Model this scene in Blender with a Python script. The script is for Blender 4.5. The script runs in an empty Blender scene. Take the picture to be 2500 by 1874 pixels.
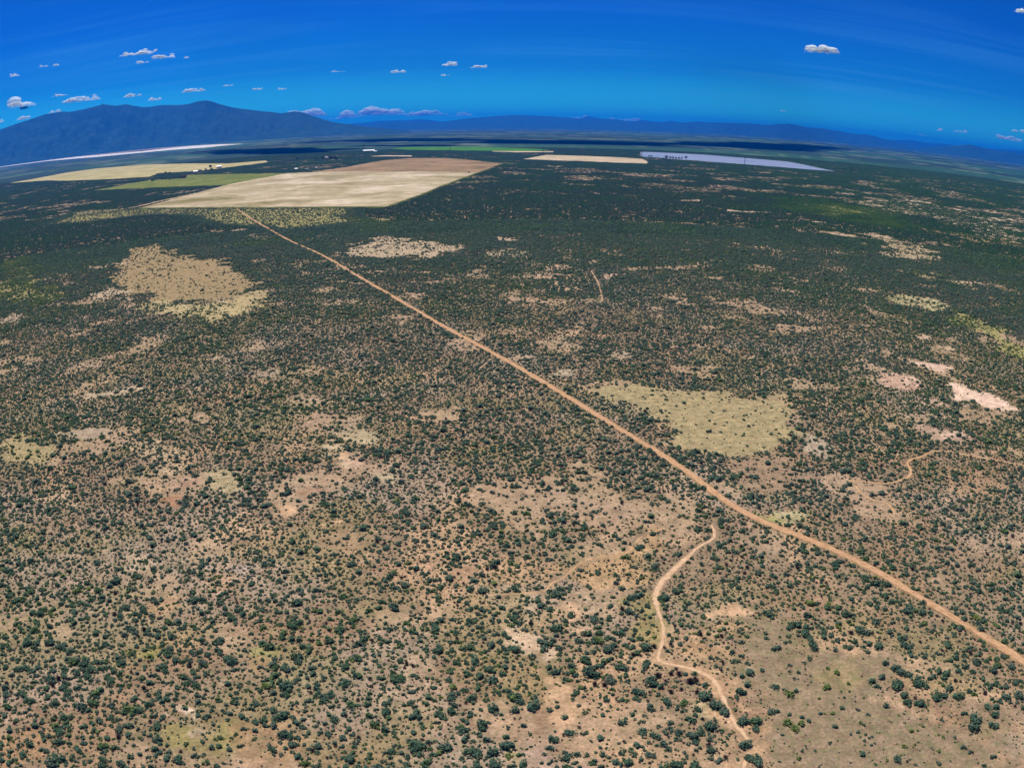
import bpy, bmesh, math, random
import numpy as np
from mathutils import Vector, noise as mnoise

S = bpy.context.scene
C = S.collection
random.seed(7)
RNG = np.random.default_rng(11)

# ------------------------------------------------------------------ camera, sky, sun, exposure
CAM_H, CAM_F, CAM_PITCH, CAM_ROLL = 120.0, 2100.0, math.radians(-17.28), 0.0
camd = bpy.data.cameras.new('drone_camera')
camd.type = 'PANO'
camd.sensor_width = 36.0
cyc = camd.cycles if hasattr(camd, 'cycles') and hasattr(camd.cycles, 'panorama_type') else camd
cyc.panorama_type = 'FISHEYE_EQUISOLID'      # the drone lens bends the horizon
cyc.fisheye_lens = 36.0 * CAM_F / 2500.0
cyc.fisheye_fov = math.radians(180)
camd.clip_start, camd.clip_end = 1.0, 400000.0
cam = bpy.data.objects.new('drone_camera', camd)
C.objects.link(cam)
cam.location = (0, 0, CAM_H)
cam.rotation_euler = (math.radians(90) + CAM_PITCH, 0, 0)
S.camera = cam

SUN_AZ, SUN_EL = math.radians(-30), math.radians(59)   # ahead of the camera, to the left
SKY_STRENGTH, SUN_STRENGTH, EXPOSURE = 0.10, 4.6, 0.5
HAZE_DENSITY, HAZE_COLOR = 3.5e-5, (0.004, 0.22, 0.97, 1)

wd = bpy.data.worlds.new('World'); S.world = wd; wd.use_nodes = True
nt = wd.node_tree; nt.nodes.clear()
def N(tree, typ, **kw):
    n = tree.nodes.new(typ)
    for k, v in kw.items():
        if k.startswith('i_'):
            key = k[2:]
            n.inputs[int(key) if key.isdigit() else key].default_value = v
        else:
            setattr(n, k, v)
    return n
def L(tree, a, b): tree.links.new(a, b)
sky = N(nt, 'ShaderNodeTexSky', sky_type='NISHITA', sun_disc=False, sun_elevation=SUN_EL, sun_rotation=SUN_AZ,
        altitude=1400.0, air_density=0.8, dust_density=0.0, ozone_density=4.0)
tc = N(nt, 'ShaderNodeTexCoord')
sep = N(nt, 'ShaderNodeSeparateXYZ'); L(nt, tc.outputs['Generated'], sep.inputs[0])
# the camera's strong blue rendering of the sky: paler and cyan low down, deep blue from eight degrees up
tone = N(nt, 'ShaderNodeValToRGB'); L(nt, sep.outputs[2], tone.inputs[0])
te = tone.color_ramp.elements
te[0].position, te[0].color = 0.0, (.070, .70, .74, 1); te[1].position, te[1].color = 1.0, (.05, .25, .62, 1)
for p_, c_ in ((.035, (.045, .48, .64, 1)), (.07, (.018, .27, .56, 1)), (.14, (.012, .20, .59, 1)), (.3, (.02, .21, .60, 1))):
    k_ = te.new(p_); k_.color = c_
gam = N(nt, 'ShaderNodeMix', data_type='RGBA', blend_type='MULTIPLY'); gam.inputs[0].default_value = 1.0
L(nt, tone.outputs[0], gam.inputs[7]); L(nt, sky.outputs[0], gam.inputs[6])
# thin cirrus streaks over the whole sky, laid out on a flat layer overhead
zc = N(nt, 'ShaderNodeMath', operation='MAXIMUM'); L(nt, sep.outputs[2], zc.inputs[0]); zc.inputs[1].default_value = 0.02
zz = N(nt, 'ShaderNodeMath', operation='ADD'); L(nt, zc.outputs[0], zz.inputs[0]); zz.inputs[1].default_value = 0.06
dx = N(nt, 'ShaderNodeMath', operation='DIVIDE'); L(nt, sep.outputs[0], dx.inputs[0]); L(nt, zz.outputs[0], dx.inputs[1])
dy = N(nt, 'ShaderNodeMath', operation='DIVIDE'); L(nt, sep.outputs[1], dy.inputs[0]); L(nt, zz.outputs[0], dy.inputs[1])
cmb = N(nt, 'ShaderNodeCombineXYZ'); L(nt, dx.outputs[0], cmb.inputs[0]); L(nt, dy.outputs[0], cmb.inputs[1])
mp = N(nt, 'ShaderNodeMapping'); mp.inputs['Rotation'].default_value = (0, 0, math.radians(12)); mp.inputs['Scale'].default_value = (0.16, 1.25, 1)
L(nt, cmb.outputs[0], mp.inputs[0])
cn = N(nt, 'ShaderNodeTexNoise', i_Scale=1.0, i_Detail=7.0, i_Roughness=0.62, i_Distortion=0.7); L(nt, mp.outputs[0], cn.inputs['Vector'])
cn2 = N(nt, 'ShaderNodeTexNoise', i_Scale=0.45, i_Detail=2.0); L(nt, cmb.outputs[0], cn2.inputs['Vector'])
r1 = N(nt, 'ShaderNodeMapRange', i_1=0.46, i_2=0.78); L(nt, cn.outputs[0], r1.inputs[0])
r2 = N(nt, 'ShaderNodeMapRange', i_1=0.36, i_2=0.66); L(nt, cn2.outputs[0], r2.inputs[0])
cm = N(nt, 'ShaderNodeMath', operation='MULTIPLY'); L(nt, r1.outputs[0], cm.inputs[0]); L(nt, r2.outputs[0], cm.inputs[1])
cm2 = N(nt, 'ShaderNodeMath', operation='MULTIPLY'); L(nt, cm.outputs[0], cm2.inputs[0]); cm2.inputs[1].default_value = 0.45
cir = N(nt, 'ShaderNodeMix', data_type='RGBA'); L(nt, cm2.outputs[0], cir.inputs[0]); L(nt, gam.outputs[2], cir.inputs[6])
cir.inputs[7].default_value = (0.6, 2.7, 5.8, 1)
bg = N(nt, 'ShaderNodeBackground', i_Strength=SKY_STRENGTH); L(nt, cir.outputs[2], bg.inputs[0])
wo = N(nt, 'ShaderNodeOutputWorld'); L(nt, bg.outputs[0], wo.inputs[0])

sl = bpy.data.lights.new('sun', 'SUN'); sl.energy = SUN_STRENGTH; sl.angle = math.radians(0.53); sl.color = (1.0, 0.92, 0.80)
sun = bpy.data.objects.new('sun', sl); C.objects.link(sun); sun.location = (0, 0, 500)
SUN_DIR = Vector((math.sin(SUN_AZ) * math.cos(SUN_EL), math.cos(SUN_AZ) * math.cos(SUN_EL), math.sin(SUN_EL)))
sun.rotation_euler = (-SUN_DIR).to_track_quat('-Z', 'Y').to_euler()

S.view_settings.view_transform = 'Standard'; S.view_settings.look = 'None'
S.view_settings.exposure = EXPOSURE; S.view_settings.gamma = 1.0
S.view_settings.use_curve_mapping = False
S.render.engine = 'CYCLES'
cy = S.cycles
cy.use_denoising = True
cy.max_bounces = 5; cy.diffuse_bounces = 2; cy.glossy_bounces = 2; cy.transmission_bounces = 2
cy.volume_bounces = 0; cy.transparent_max_bounces = 40
S.render.film_transparent = False

# ------------------------------------------------------------------ helpers
CR = {'p': (0, 0, 1.0), 'b1': (0, 460, .386), 'b2': (825, 460, .386), 'b3': (1650, 460, .386), 'b4': (0, 1050, .386),
      'b5': (825, 1050, .386), 'b6': (1650, 1050, .386), 'b7': (1100, 1450, .3164), 'b8': (1800, 1450, .3164),
      'c1': (0, 200, .3843), 'c2': (800, 200, .3843), 'c3': (1650, 200, .3843),
      'z1': (0, 300, .18987), 'z2': (400, 300, .18987), 'z3': (800, 300, .18987), 'z4': (1200, 300, .18987),
      'z5': (1600, 300, .2034), 'z6': (2050, 320, .2034), 's1': (0, 0, .5651), 's2': (1250, 0, .5651)}
_cp, _sp = math.cos(CAM_PITCH), math.sin(CAM_PITCH)
_Fv, _Rv, _Uv = np.array([0, _cp, _sp]), np.array([1., 0, 0]), np.array([0, -_sp, _cp])
def PX(k, pts):
    """points measured on an enlarged view of the photograph -> full photograph pixels"""
    ox, oy, s = CR[k]
    a = np.asarray(pts, float).reshape(-1, 2)
    return a * s + np.array([ox, oy])
def ray(p):
    p = np.asarray(p, float).reshape(-1, 2)
    dx, dy = p[:, 0] - 1250, 937 - p[:, 1]
    r = np.maximum(np.hypot(dx, dy), 1e-6); th = 2 * np.arcsin(r / (2 * CAM_F)); k = np.sin(th) / r
    return (dx * k)[:, None] * _Rv + (dy * k)[:, None] * _Uv + np.cos(th)[:, None] * _Fv
def elaz(p):
    d = ray(p); return np.arcsin(d[:, 2]), np.arctan2(d[:, 0], d[:, 1])
def gnd(p):
    """photograph pixels -> where that sight line meets the ground, in metres"""
    d = ray(p); t = -CAM_H / np.minimum(d[:, 2], -1e-4)
    return d[:, :2] * t[:, None]
def proj(x, y, z=0.0):
    P = np.stack([x, y, np.zeros_like(x) + z - CAM_H], -1); P /= np.linalg.norm(P, axis=-1, keepdims=True)
    a, b, c = P @ _Rv, P @ _Uv, P @ _Fv
    r = 2 * CAM_F * np.sin(np.arccos(np.clip(c, -1, 1)) / 2); q = np.maximum(np.hypot(a, b), 1e-9)
    return 1250 + r * a / q, 937 - r * b / q

def _hash(ix, iy, seed):
    h = (ix.astype(np.int64) * 374761393 + iy.astype(np.int64) * 668265263 + seed * 974634777) & 0x7fffffff
    h = ((h ^ (h >> 13)) * 1274126177) & 0x7fffffff
    return ((h ^ (h >> 16)) & 0xffff) / 65535.0
def vnoise(x, y, seed=0):
    x0, y0 = np.floor(x), np.floor(y); fx, fy = x - x0, y - y0
    fx, fy = fx * fx * (3 - 2 * fx), fy * fy * (3 - 2 * fy)
    a, b = _hash(x0, y0, seed), _hash(x0 + 1, y0, seed); c, d = _hash(x0, y0 + 1, seed), _hash(x0 + 1, y0 + 1, seed)
    return (a * (1 - fx) + b * fx) * (1 - fy) + (c * (1 - fx) + d * fx) * fy
def fbm(x, y, lam, seed=0, o=4, rough=0.5):
    s, a, t = 0, 1.0, 0
    ca, sa = math.cos(0.7), math.sin(0.7)
    x, y = x / lam, y / lam
    for i in range(o):
        s = s + a * vnoise(x, y, seed + i * 17); t += a; a *= rough
        x, y = (x * ca - y * sa) * 2.03 + 7.1, (x * sa + y * ca) * 2.03 + 3.7
    return s / t
def sst(a, b, x):
    t = np.clip((x - a) / (b - a), 0, 1); return t * t * (3 - 2 * t)
def sdist(x, y, poly):
    """signed distance, positive inside"""
    n = len(poly); d = np.full(x.shape, 1e18); ins = np.zeros(x.shape, bool)
    for i in range(n):
        ax, ay = poly[i]; bx, by = poly[(i + 1) % n]
        ex, ey = bx - ax, by - ay; wx, wy = x - ax, y - ay
        t = np.clip((wx * ex + wy * ey) / (ex * ex + ey * ey + 1e-9), 0, 1)
        d = np.minimum(d, (wx - ex * t) ** 2 + (wy - ey * t) ** 2)
        c = ((ay <= y) & (by > y)) | ((by <= y) & (ay > y))
        with np.errstate(divide='ignore', invalid='ignore'):
            ins ^= c & (x < ax + (y - ay) / (by - ay + 1e-12) * ex)
    return np.sqrt(d) * np.where(ins, 1, -1)
def pdist(x, y, line):
    d = np.full(x.shape, 1e18)
    for i in range(len(line) - 1):
        ax, ay = line[i]; bx, by = line[i + 1]
        ex, ey = bx - ax, by - ay; wx, wy = x - ax, y - ay
        t = np.clip((wx * ex + wy * ey) / (ex * ex + ey * ey + 1e-9), 0, 1)
        d = np.minimum(d, (wx - ex * t) ** 2 + (wy - ey * t) ** 2)
    return np.sqrt(d)
def smooth_line(pts, n=2):
    pts = np.asarray(pts, float)
    for _ in range(n):
        q = np.empty((2 * len(pts), 2)); q[0] = pts[0]; q[-1] = pts[-1]
        q[1:-1:2] = pts[:-1] * .75 + pts[1:] * .25; q[2:-1:2] = pts[:-1] * .25 + pts[1:] * .75
        pts = q
    return pts
def resample(pts, step):
    pts = np.asarray(pts, float); s = np.r_[0, np.cumsum(np.hypot(*np.diff(pts, axis=0).T))]
    n = max(2, int(s[-1] / step)); u = np.linspace(0, s[-1], n)
    return np.stack([np.interp(u, s, pts[:, 0]), np.interp(u, s, pts[:, 1])], 1)

def mesh_np(name, v, f, mats=(), smooth=False):
    me = bpy.data.meshes.new(name)
    v = np.asarray(v, np.float32); me.vertices.add(len(v)); me.vertices.foreach_set('co', v.ravel())
    f = np.asarray(f, np.int32); k = f.shape[1]
    me.loops.add(f.size); me.loops.foreach_set('vertex_index', f.ravel())
    me.polygons.add(len(f)); me.polygons.foreach_set('loop_start', np.arange(0, f.size, k, dtype=np.int32))
    me.polygons.foreach_set('loop_total', np.full(len(f), k, np.int32))
    if smooth: me.polygons.foreach_set('use_smooth', np.ones(len(f), bool))
    for m in mats: me.materials.append(m)
    me.update(calc_edges=True)
    return me
def link(name, me, parent=None):
    o = bpy.data.objects.new(name, me); C.objects.link(o)
    if parent: o.parent = parent
    return o
def tag(o, label=None, cat=None, group=None, kind=None):
    if label: o['label'] = label
    if cat: o['category'] = cat
    if group: o['group'] = group
    if kind: o['kind'] = kind
    return o
def empty(name, loc, rz=0.0):
    o = bpy.data.objects.new(name, None); C.objects.link(o); o.location = loc; o.rotation_euler = (0, 0, rz)
    o.empty_display_size = 0.5
    return o
def grid_faces(nr, nc):
    i = np.arange(nr - 1)[:, None] * nc + np.arange(nc - 1)[None, :]
    return np.stack([i, i + 1, i + nc + 1, i + nc], -1).reshape(-1, 4)

class MB:
    """collects simple solids into one mesh"""
    def __init__(s): s.v, s.f = [], []
    def box(s, c, d, rz=0):
        ca, sa = math.cos(rz), math.sin(rz); b = len(s.v)
        for z in (-.5, .5):
            for x, y in ((-.5, -.5), (.5, -.5), (.5, .5), (-.5, .5)):
                X, Y = x * d[0], y * d[1]
                s.v.append((c[0] + X * ca - Y * sa, c[1] + X * sa + Y * ca, c[2] + z * d[2]))
        s.f += [[b + i for i in q] for q in ((3, 2, 1, 0), (4, 5, 6, 7), (0, 1, 5, 4), (1, 2, 6, 5), (2, 3, 7, 6), (3, 0, 4, 7))]
        return s
    def tube(s, pts, rad, n=6):
        b = len(s.v); pts = [Vector(p) for p in pts]
        for i, p in enumerate(pts):
            t = (pts[min(i + 1, len(pts) - 1)] - pts[max(i - 1, 0)]).normalized()
            u = t.cross(Vector((0, 0, 1)) if abs(t.z) < .9 else Vector((1, 0, 0))).normalized(); w = t.cross(u)
            for k in range(n):
                a = 2 * math.pi * k / n; s.v.append(tuple(p + (u * math.cos(a) + w * math.sin(a)) * rad[i]))
        for i in range(len(pts) - 1):
            for k in range(n):
                s.f.append([b + i * n + k, b + i * n + (k + 1) % n, b + (i + 1) * n + (k + 1) % n, b + (i + 1) * n + k])
        s.f.append([b + k for k in range(n)][::-1]); s.f.append([b + (len(pts) - 1) * n + k for k in range(n)])
        return s
    def poly(s, vs, fs):
        b = len(s.v); s.v += [tuple(v) for v in vs]; s.f += [[b + i for i in q] for q in fs]; return s
    def mesh(s, name, mat):
        me = bpy.data.meshes.new(name); me.from_pydata(s.v, [], s.f); me.materials.append(mat); me.update(); return me

# ------------------------------------------------------------------ materials
def mat(name, col, rough=0.9, spec=0.15, noise=None, trans=0.0):
    m = bpy.data.materials.new(name); m.use_nodes = True; t = m.node_tree
    b = t.nodes['Principled BSDF']; b.inputs['Base Color'].default_value = (*col, 1); b.inputs['Roughness'].default_value = rough
    b.inputs['Specular IOR Level'].default_value = spec
    if noise:
        sc, amp = noise
        c = N(t, 'ShaderNodeTexCoord'); n = N(t, 'ShaderNodeTexNoise', i_Scale=sc, i_Detail=5.0, i_Roughness=0.65)
        L(t, c.outputs['Object'], n.inputs['Vector'])
        r = N(t, 'ShaderNodeMapRange', i_1=0.3, i_2=0.7, i_3=1 - amp, i_4=1 + amp); L(t, n.outputs[0], r.inputs[0])
        x = N(t, 'ShaderNodeMix', data_type='RGBA', blend_type='MULTIPLY'); x.inputs[0].default_value = 1
        x.inputs[6].default_value = (*col, 1); L(t, r.outputs[0], x.inputs[7]); L(t, x.outputs[2], b.inputs['Base Color'])
    return m

def soil_mat():
    m = bpy.data.materials.new('desert_soil'); m.use_nodes = True; t = m.node_tree; b = t.nodes['Principled BSDF']
    b.inputs['Roughness'].default_value = 0.95; b.inputs['Specular IOR Level'].default_value = 0.1
    a = N(t, 'ShaderNodeAttribute', attribute_name='soil'); c = N(t, 'ShaderNodeTexCoord')
    gr = N(t, 'ShaderNodeAttribute', attribute_name='litter')
    def noi(sc, lo, hi, a_, b_, det=4.0):
        n = N(t, 'ShaderNodeTexNoise', i_Scale=sc, i_Detail=det, i_Roughness=0.6); L(t, c.outputs['Object'], n.inputs['Vector'])
        r = N(t, 'ShaderNodeMapRange', i_1=lo, i_2=hi, i_3=a_, i_4=b_); L(t, n.outputs[0], r.inputs[0]); return r.outputs[0]
    def mul(c_in, f):
        x = N(t, 'ShaderNodeMix', data_type='RGBA', blend_type='MULTIPLY'); x.inputs[0].default_value = 1
        L(t, c_in, x.inputs[6]); L(t, f, x.inputs[7]); return x.outputs[2]
    def mixc(c_in, f, col):
        x = N(t, 'ShaderNodeMix', data_type='RGBA'); L(t, f, x.inputs[0]); L(t, c_in, x.inputs[6]); x.inputs[7].default_value = (*col, 1); return x.outputs[2]
    def fmul(p, q):
        x = N(t, 'ShaderNodeMath', operation='MULTIPLY'); L(t, p, x.inputs[0]); L(t, q, x.inputs[1]); return x.outputs[0]
    o = mul(a.outputs['Color'], noi(0.22, .3, .7, .68, 1.32))
    o = mul(o, noi(1.1, .3, .7, .62, 1.38, 6.0))
    # dry grass and low herbs scattered through the soil
    o = mixc(o, fmul(noi(0.9, .52, .66, 0, .60, 6.0), gr.outputs['Fac']), (.32, .255, .12))
    o = mixc(o, fmul(noi(2.1, .56, .70, 0, .65, 5.0), gr.outputs['Fac']), (.085, .075, .034))
    o = mixc(o, fmul(noi(0.55, .58, .75, 0, .6, 5.0), gr.outputs['Fac']), (.20, .165, .135))
    o = mixc(o, fmul(noi(0.45, .48, .64, 0, .65, 6.0), gr.outputs['Fac']), (.125, .135, .062))
    L(t, o, b.inputs['Base Color'])
    n = N(t, 'ShaderNodeTexNoise', i_Scale=2.5, i_Detail=6.0); L(t, c.outputs['Object'], n.inputs['Vector'])
    bu = N(t, 'ShaderNodeBump', i_Strength=0.5, i_Distance=0.25); L(t, n.outputs[0], bu.inputs['Height']); L(t, bu.outputs[0], b.inputs['Normal'])
    return m
M_SOIL = soil_mat()

KA = np.array([.83, .80, .765])      # measured picture colours -> base colours
def field_mat(name, c1, c2, c3, lam=30.0, stretch=(1, 1, 1)):
    c1, c2, c3 = (tuple(np.array(q) * KA) for q in (c1, c2, c3))
    m = bpy.data.materials.new(name); m.use_nodes = True; t = m.node_tree; b = t.nodes['Principled BSDF']
    b.inputs['Roughness'].default_value = 0.95; b.inputs['Specular IOR Level'].default_value = 0.05
    c = N(t, 'ShaderNodeTexCoord'); mp_ = N(t, 'ShaderNodeMapping'); mp_.inputs['Scale'].default_value = stretch; L(t, c.outputs['Object'], mp_.inputs[0])
    n = N(t, 'ShaderNodeTexNoise', i_Scale=1 / lam, i_Detail=6.0, i_Roughness=0.68, i_Distortion=0.4); L(t, mp_.outputs[0], n.inputs['Vector'])
    r = N(t, 'ShaderNodeValToRGB'); e = r.color_ramp.elements
    e[0].position, e[0].color = .32, (*c1, 1); e[1].position, e[1].color = .68, (*c3, 1)
    k = e.new(.5); k.color = (*c2, 1)
    L(t, n.outputs[0], r.inputs[0])
    n2 = N(t, 'ShaderNodeTexNoise', i_Scale=8 / lam, i_Detail=6.0, i_Roughness=0.7); L(t, mp_.outputs[0], n2.inputs['Vector'])
    q = N(t, 'ShaderNodeMapRange', i_1=.3, i_2=.7, i_3=.7, i_4=1.3); L(t, n2.outputs[0], q.inputs[0])
    x = N(t, 'ShaderNodeMix', data_type='RGBA', blend_type='MULTIPLY'); x.inputs[0].default_value = 1
    L(t, r.outputs[0], x.inputs[6]); L(t, q.outputs[0], x.inputs[7]); L(t, x.outputs[2], b.inputs['Base Color'])
    return m

def leaf_mat(name, ramp, trans=0.38):
    m = bpy.data.materials.new(name); m.use_nodes = True; t = m.node_tree; b = t.nodes['Principled BSDF']
    b.inputs['Roughness'].default_value = 0.75; b.inputs['Specular IOR Level'].default_value = 0.2
    a = N(t, 'ShaderNodeAttribute', attribute_type='INSTANCER', attribute_name='tint')
    g = N(t, 'ShaderNodeNewGeometry')
    jit = N(t, 'ShaderNodeMapRange', i_1=0.0, i_2=1.0, i_3=-0.13, i_4=0.13); L(t, g.outputs['Random Per Island'], jit.inputs[0])
    ad = N(t, 'ShaderNodeMath', operation='ADD'); L(t, a.outputs['Fac'], ad.inputs[0]); L(t, jit.outputs[0], ad.inputs[1])
    r = N(t, 'ShaderNodeValToRGB'); e = r.color_ramp.elements
    e[0].position, e[0].color = ramp[0][0], (*ramp[0][1], 1); e[1].position, e[1].color = ramp[-1][0], (*ramp[-1][1], 1)
    for p, col in ramp[1:-1]: k = e.new(p); k.color = (*col, 1)
    L(t, ad.outputs[0], r.inputs[0]); L(t, r.outputs[0], b.inputs['Base Color'])
    tr = N(t, 'ShaderNodeBsdfTranslucent'); L(t, r.outputs[0], tr.inputs[0])
    mx = N(t, 'ShaderNodeMixShader', i_0=trans); L(t, b.outputs[0], mx.inputs[1]); L(t, tr.outputs[0], mx.inputs[2])
    L(t, mx.outputs[0], t.nodes['Material Output'].inputs[0])
    return m
M_LEAF = leaf_mat('sage_leaf', [(0.0, (.21, .22, .17)), (.25, (.125, .185, .14)), (.5, (.080, .160, .108)), (.75, (.115, .20, .070)), (1.0, (.26, .31, .095))])
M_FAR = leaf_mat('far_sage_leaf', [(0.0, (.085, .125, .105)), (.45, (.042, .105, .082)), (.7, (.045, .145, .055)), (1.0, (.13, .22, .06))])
M_TWIG = leaf_mat('dry_twig', [(0.0, (.07, .055, .065)), (1.0, (.16, .13, .125))], 0.05)
M_STEM = mat('woody_stem', (.10, .075, .055), noise=(3.0, .3))

# ------------------------------------------------------------------ what lies where (photograph pixels -> metres on the ground)
ROAD = smooth_line(gnd(np.vstack([PX('b1', [(1485, 122), (1600, 200), (1750, 285), (1860, 345), (2000, 402)]),
    PX('b2', [(0, 475), (100, 540), (330, 672), (480, 760), (600, 832), (760, 922), (930, 1012), (1090, 1100), (1280, 1212), (1500, 1345), (1700, 1470), (1900, 1590)]),
    PX('b6', [(0, 210), (150, 320), (300, 440), (440, 525), (600, 600), (750, 655), (950, 735), (1100, 802), (1300, 905), (1500, 1030), (1700, 1150), (1900, 1275), (2050, 1362), (2200, 1462), (2420, 1610)])])))
WASH1 = smooth_line(gnd(np.vstack([PX('b6', [(235, 600), (250, 640), (245, 690), (130, 740), (90, 790), (0, 860)]),
    PX('b5', [(2130, 860), (2050, 960), (2010, 1030), (2020, 1130), (2050, 1200), (2060, 1270), (2045, 1370)]),
    PX('b7', [(1620, 420), (1590, 500), (1650, 535), (1800, 555), (1950, 610), (2040, 670), (2090, 780), (2140, 880)]),
    PX('b8', [(-20, 1000), (60, 1090), (110, 1180), (60, 1290), (40, 1400)])])))
WASH2 = smooth_line(gnd(PX('b5', [(2060, 620), (1960, 650), (1900, 680), (1870, 740), (1800, 790), (1700, 800), (1570, 810), (1480, 880), (1410, 940), (1330, 970), (1320, 1020), (1170, 1032), (960, 1042)])))
WASH3 = smooth_line(gnd(np.vstack([PX('b5', [(1110, 1095), (1050, 1150), (1035, 1220), (1080, 1290), (1200, 1330), (1290, 1420)]), PX('b7', [(740, 490), (700, 600), (760, 720), (900, 800), (960, 880)])])))
TRACK = smooth_line(gnd(PX('b6', [(2230, 225), (2000, 185), (1800, 148), (1700, 130), (1620, 130), (1570, 160), (1500, 178), (1455, 200), (1470, 230), (1492, 262), (1470, 295), (1400, 325), (1300, 340), (1180, 325), (1090, 320)])))
TRACK2 = smooth_line(gnd(PX('b6', [(1140, 350), (1170, 400), (1240, 440), (1330, 455), (1370, 490), (1380, 530)])))
TRAIL = smooth_line(gnd(PX('b2', [(1600, 520), (1625, 560), (1655, 620), (1665, 670), (1672, 715)])))
SPUR = smooth_line(gnd(PX('b1', [(1895, 340), (1960, 320), (2050, 292), (2160, 276)])))
SPUR2 = smooth_line(gnd(PX('b2', [(125, 200), (200, 165), (300, 125), (370, 95)])))
SPUR3 = smooth_line(gnd(PX('b2', [(980, 1068), (950, 1095), (920, 1120), (890, 1140)])))
FIELD_TRACK = smooth_line(gnd(PX('c1', [(560, 822), (700, 815), (850, 800), (1050, 748), (1300, 705), (1480, 656), (1650, 620), (1850, 582), (2020, 566)])), 1)
LINES = [(ROAD, 2.2), (WASH1, 1.2), (WASH2, .7), (TRACK, .7), (TRACK2, .4), (WASH3, .5), (TRAIL, .4), (SPUR, 1.4), (SPUR3, .3), (FIELD_TRACK, 7)]

def G(k, pts): return gnd(PX(k, pts))
F_PALE = G('p', [(342, 508.5), (470, 474), (560, 450), (640, 435), (703, 423), (790, 420), (860, 419), (980, 419.5), (1090, 420), (1169, 421), (1084, 452), (1031, 475), (942, 505.5), (640, 507)])
F_TAN = G('p', [(760, 420), (800, 415), (857, 406), (934, 392), (1000, 386.5), (1088, 386), (1130, 389), (1226, 399.5), (1169, 421), (1090, 420), (980, 419.5), (860, 419)])
F_GREEN = G('c1', [(590, 690), (700, 672), (830, 645), (960, 625), (1180, 612), (1200, 592), (1500, 585), (1850, 580), (1640, 618), (1460, 655), (1200, 663), (900, 676)])
F_YELLOW = G('c1', [(45, 645), (180, 622), (300, 600), (430, 575), (620, 550), (900, 527), (1150, 519), (1450, 519), (1690, 500), (1700, 512), (1500, 537), (1300, 562), (1000, 582), (950, 604), (700, 618), (430, 629), (300, 626)])
F_OLIVE = G('b1', [(330, 222), (420, 190), (500, 150), (780, 130), (900, 128), (1480, 128), (2200, 122), (2200, 190), (2300, 230), (2180, 215), (2000, 238), (1850, 255), (1640, 232), (1450, 225), (1200, 165), (1000, 158), (800, 178), (530, 212)])
F_BRIGHT = G('p', [(955, 362.5), (1005, 359), (1110, 358.6), (1220, 360.4), (1314, 363.6), (1346, 366.6), (1300, 369.3), (1200, 368.8), (1080, 367.2), (997, 366.3)])
F_STRIP = G('p', [(1200, 369), (1304, 369.4), (1352, 369.2), (1352, 371.6), (1280, 372.3), (1205, 370.6)])
F_RECT = G('z4', [(405, 468), (520, 445), (700, 413), (1000, 420), (1280, 430), (1550, 440), (1780, 452), (1950, 468), (2010, 500), (2000, 527), (1700, 515), (1400, 503), (1100, 492), (850, 486)])
F_BLOCK = G('z4', [(935, 357), (1300, 362), (1890, 378), (1900, 430), (1750, 436), (1300, 424), (800, 404)])
LAKE = G('p', [(1564, 370.8), (1600, 372), (1722, 378), (1803, 384.5), (1870, 390), (1925, 395), (1962, 402), (2008, 412), (2041, 418.6), (1985, 415), (1925, 410), (1818, 401.5), (1720, 394), (1695, 391.6), (1660, 390), (1600, 384.6), (1566, 383)])
PLAYA_W = G('p', [(-30, 412), (0, 408.5), (114, 393.5), (240, 383), (345, 373), (420, 366), (500, 360.5), (560, 354.5), (597, 351.3), (540, 352.4), (470, 356), (420, 361), (345, 369.5), (240, 378.5), (114, 389), (0, 402), (-30, 406)])
PLAYA_B = G('p', [(-30, 405.4), (0, 401.5), (114, 388.6), (240, 378.1), (345, 369.1), (420, 360.6), (470, 355.6), (400, 360), (330, 366), (230, 374.2), (121, 384.8), (0, 398)])
BARE_STRIP = G('p', [(895, 382), (940, 379.5), (1008, 380), (1004, 382.4), (960, 382)])
POND = G('p', [(634, 402.8), (645, 400.8), (670, 402.4), (664, 404)])

BROWN, SAND, STRAW, OLIVE, PINK = (.278, .200, .138), (.56, .375, .235), (.47, .38, .20), (.30, .225, .11), (.62, .46, .36)
SILT, GRASS, RED, PALE, GREENY = (.37, .295, .22), (.17, .19, .06), (.32, .165, .095), (.47, .375, .27), (.21, .215, .085)
# polygon, soil colour, strength, shrub density factor, edge roughness in metres, leaf tint shift, herb litter
PATCH = []
def patch(k, pts, col, w=1.0, dens=0.05, rough=7.0, tint=0.0, litter=0.5):
    PATCH.append((G(k, pts), np.array(col), w, dens, rough, tint, litter))
patch('b1', [(700, 490), (790, 450), (790, 390), (950, 350), (1050, 362), (1110, 420), (1300, 440), (1500, 440), (1510, 520), (1700, 565), (1620, 610), (1680, 690), (1480, 700), (1300, 735), (1120, 715), (980, 720), (880, 660), (770, 600), (770, 520)], (.315, .235, .125), .95, .012, 12, 0, .8)
patch('b1', [(930, 735), (1050, 720), (1200, 735), (1400, 715), (1600, 640), (1750, 640), (1760, 740), (1560, 785), (1380, 830), (1150, 800)], (.48, .40, .21), .85, .14, 10, .1, 1)
patch('b1', [(620, 650), (700, 632), (800, 650), (820, 705), (720, 708)], PALE, .9, .08, 8)
patch('b1', [(0, 455), (120, 430), (215, 440), (215, 560), (60, 600), (0, 590)], GREENY, .8, .35, 12, .3)
patch('b1', [(0, 600), (150, 590), (400, 640), (420, 700), (200, 740), (0, 740)], (.26, .25, .09), .8, .55, 14, .35)
patch('b1', [(0, 830), (60, 800), (200, 790), (180, 830), (110, 862), (20, 855)], SILT, .9, .1, 8)
patch('b1', [(420, 410), (560, 385), (620, 395), (600, 410), (480, 420)], PALE, .9, .15, 10)
patch('b1', [(1500, 320), (1600, 285), (1720, 300), (1700, 325)], PALE, .9, .2, 10)
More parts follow.
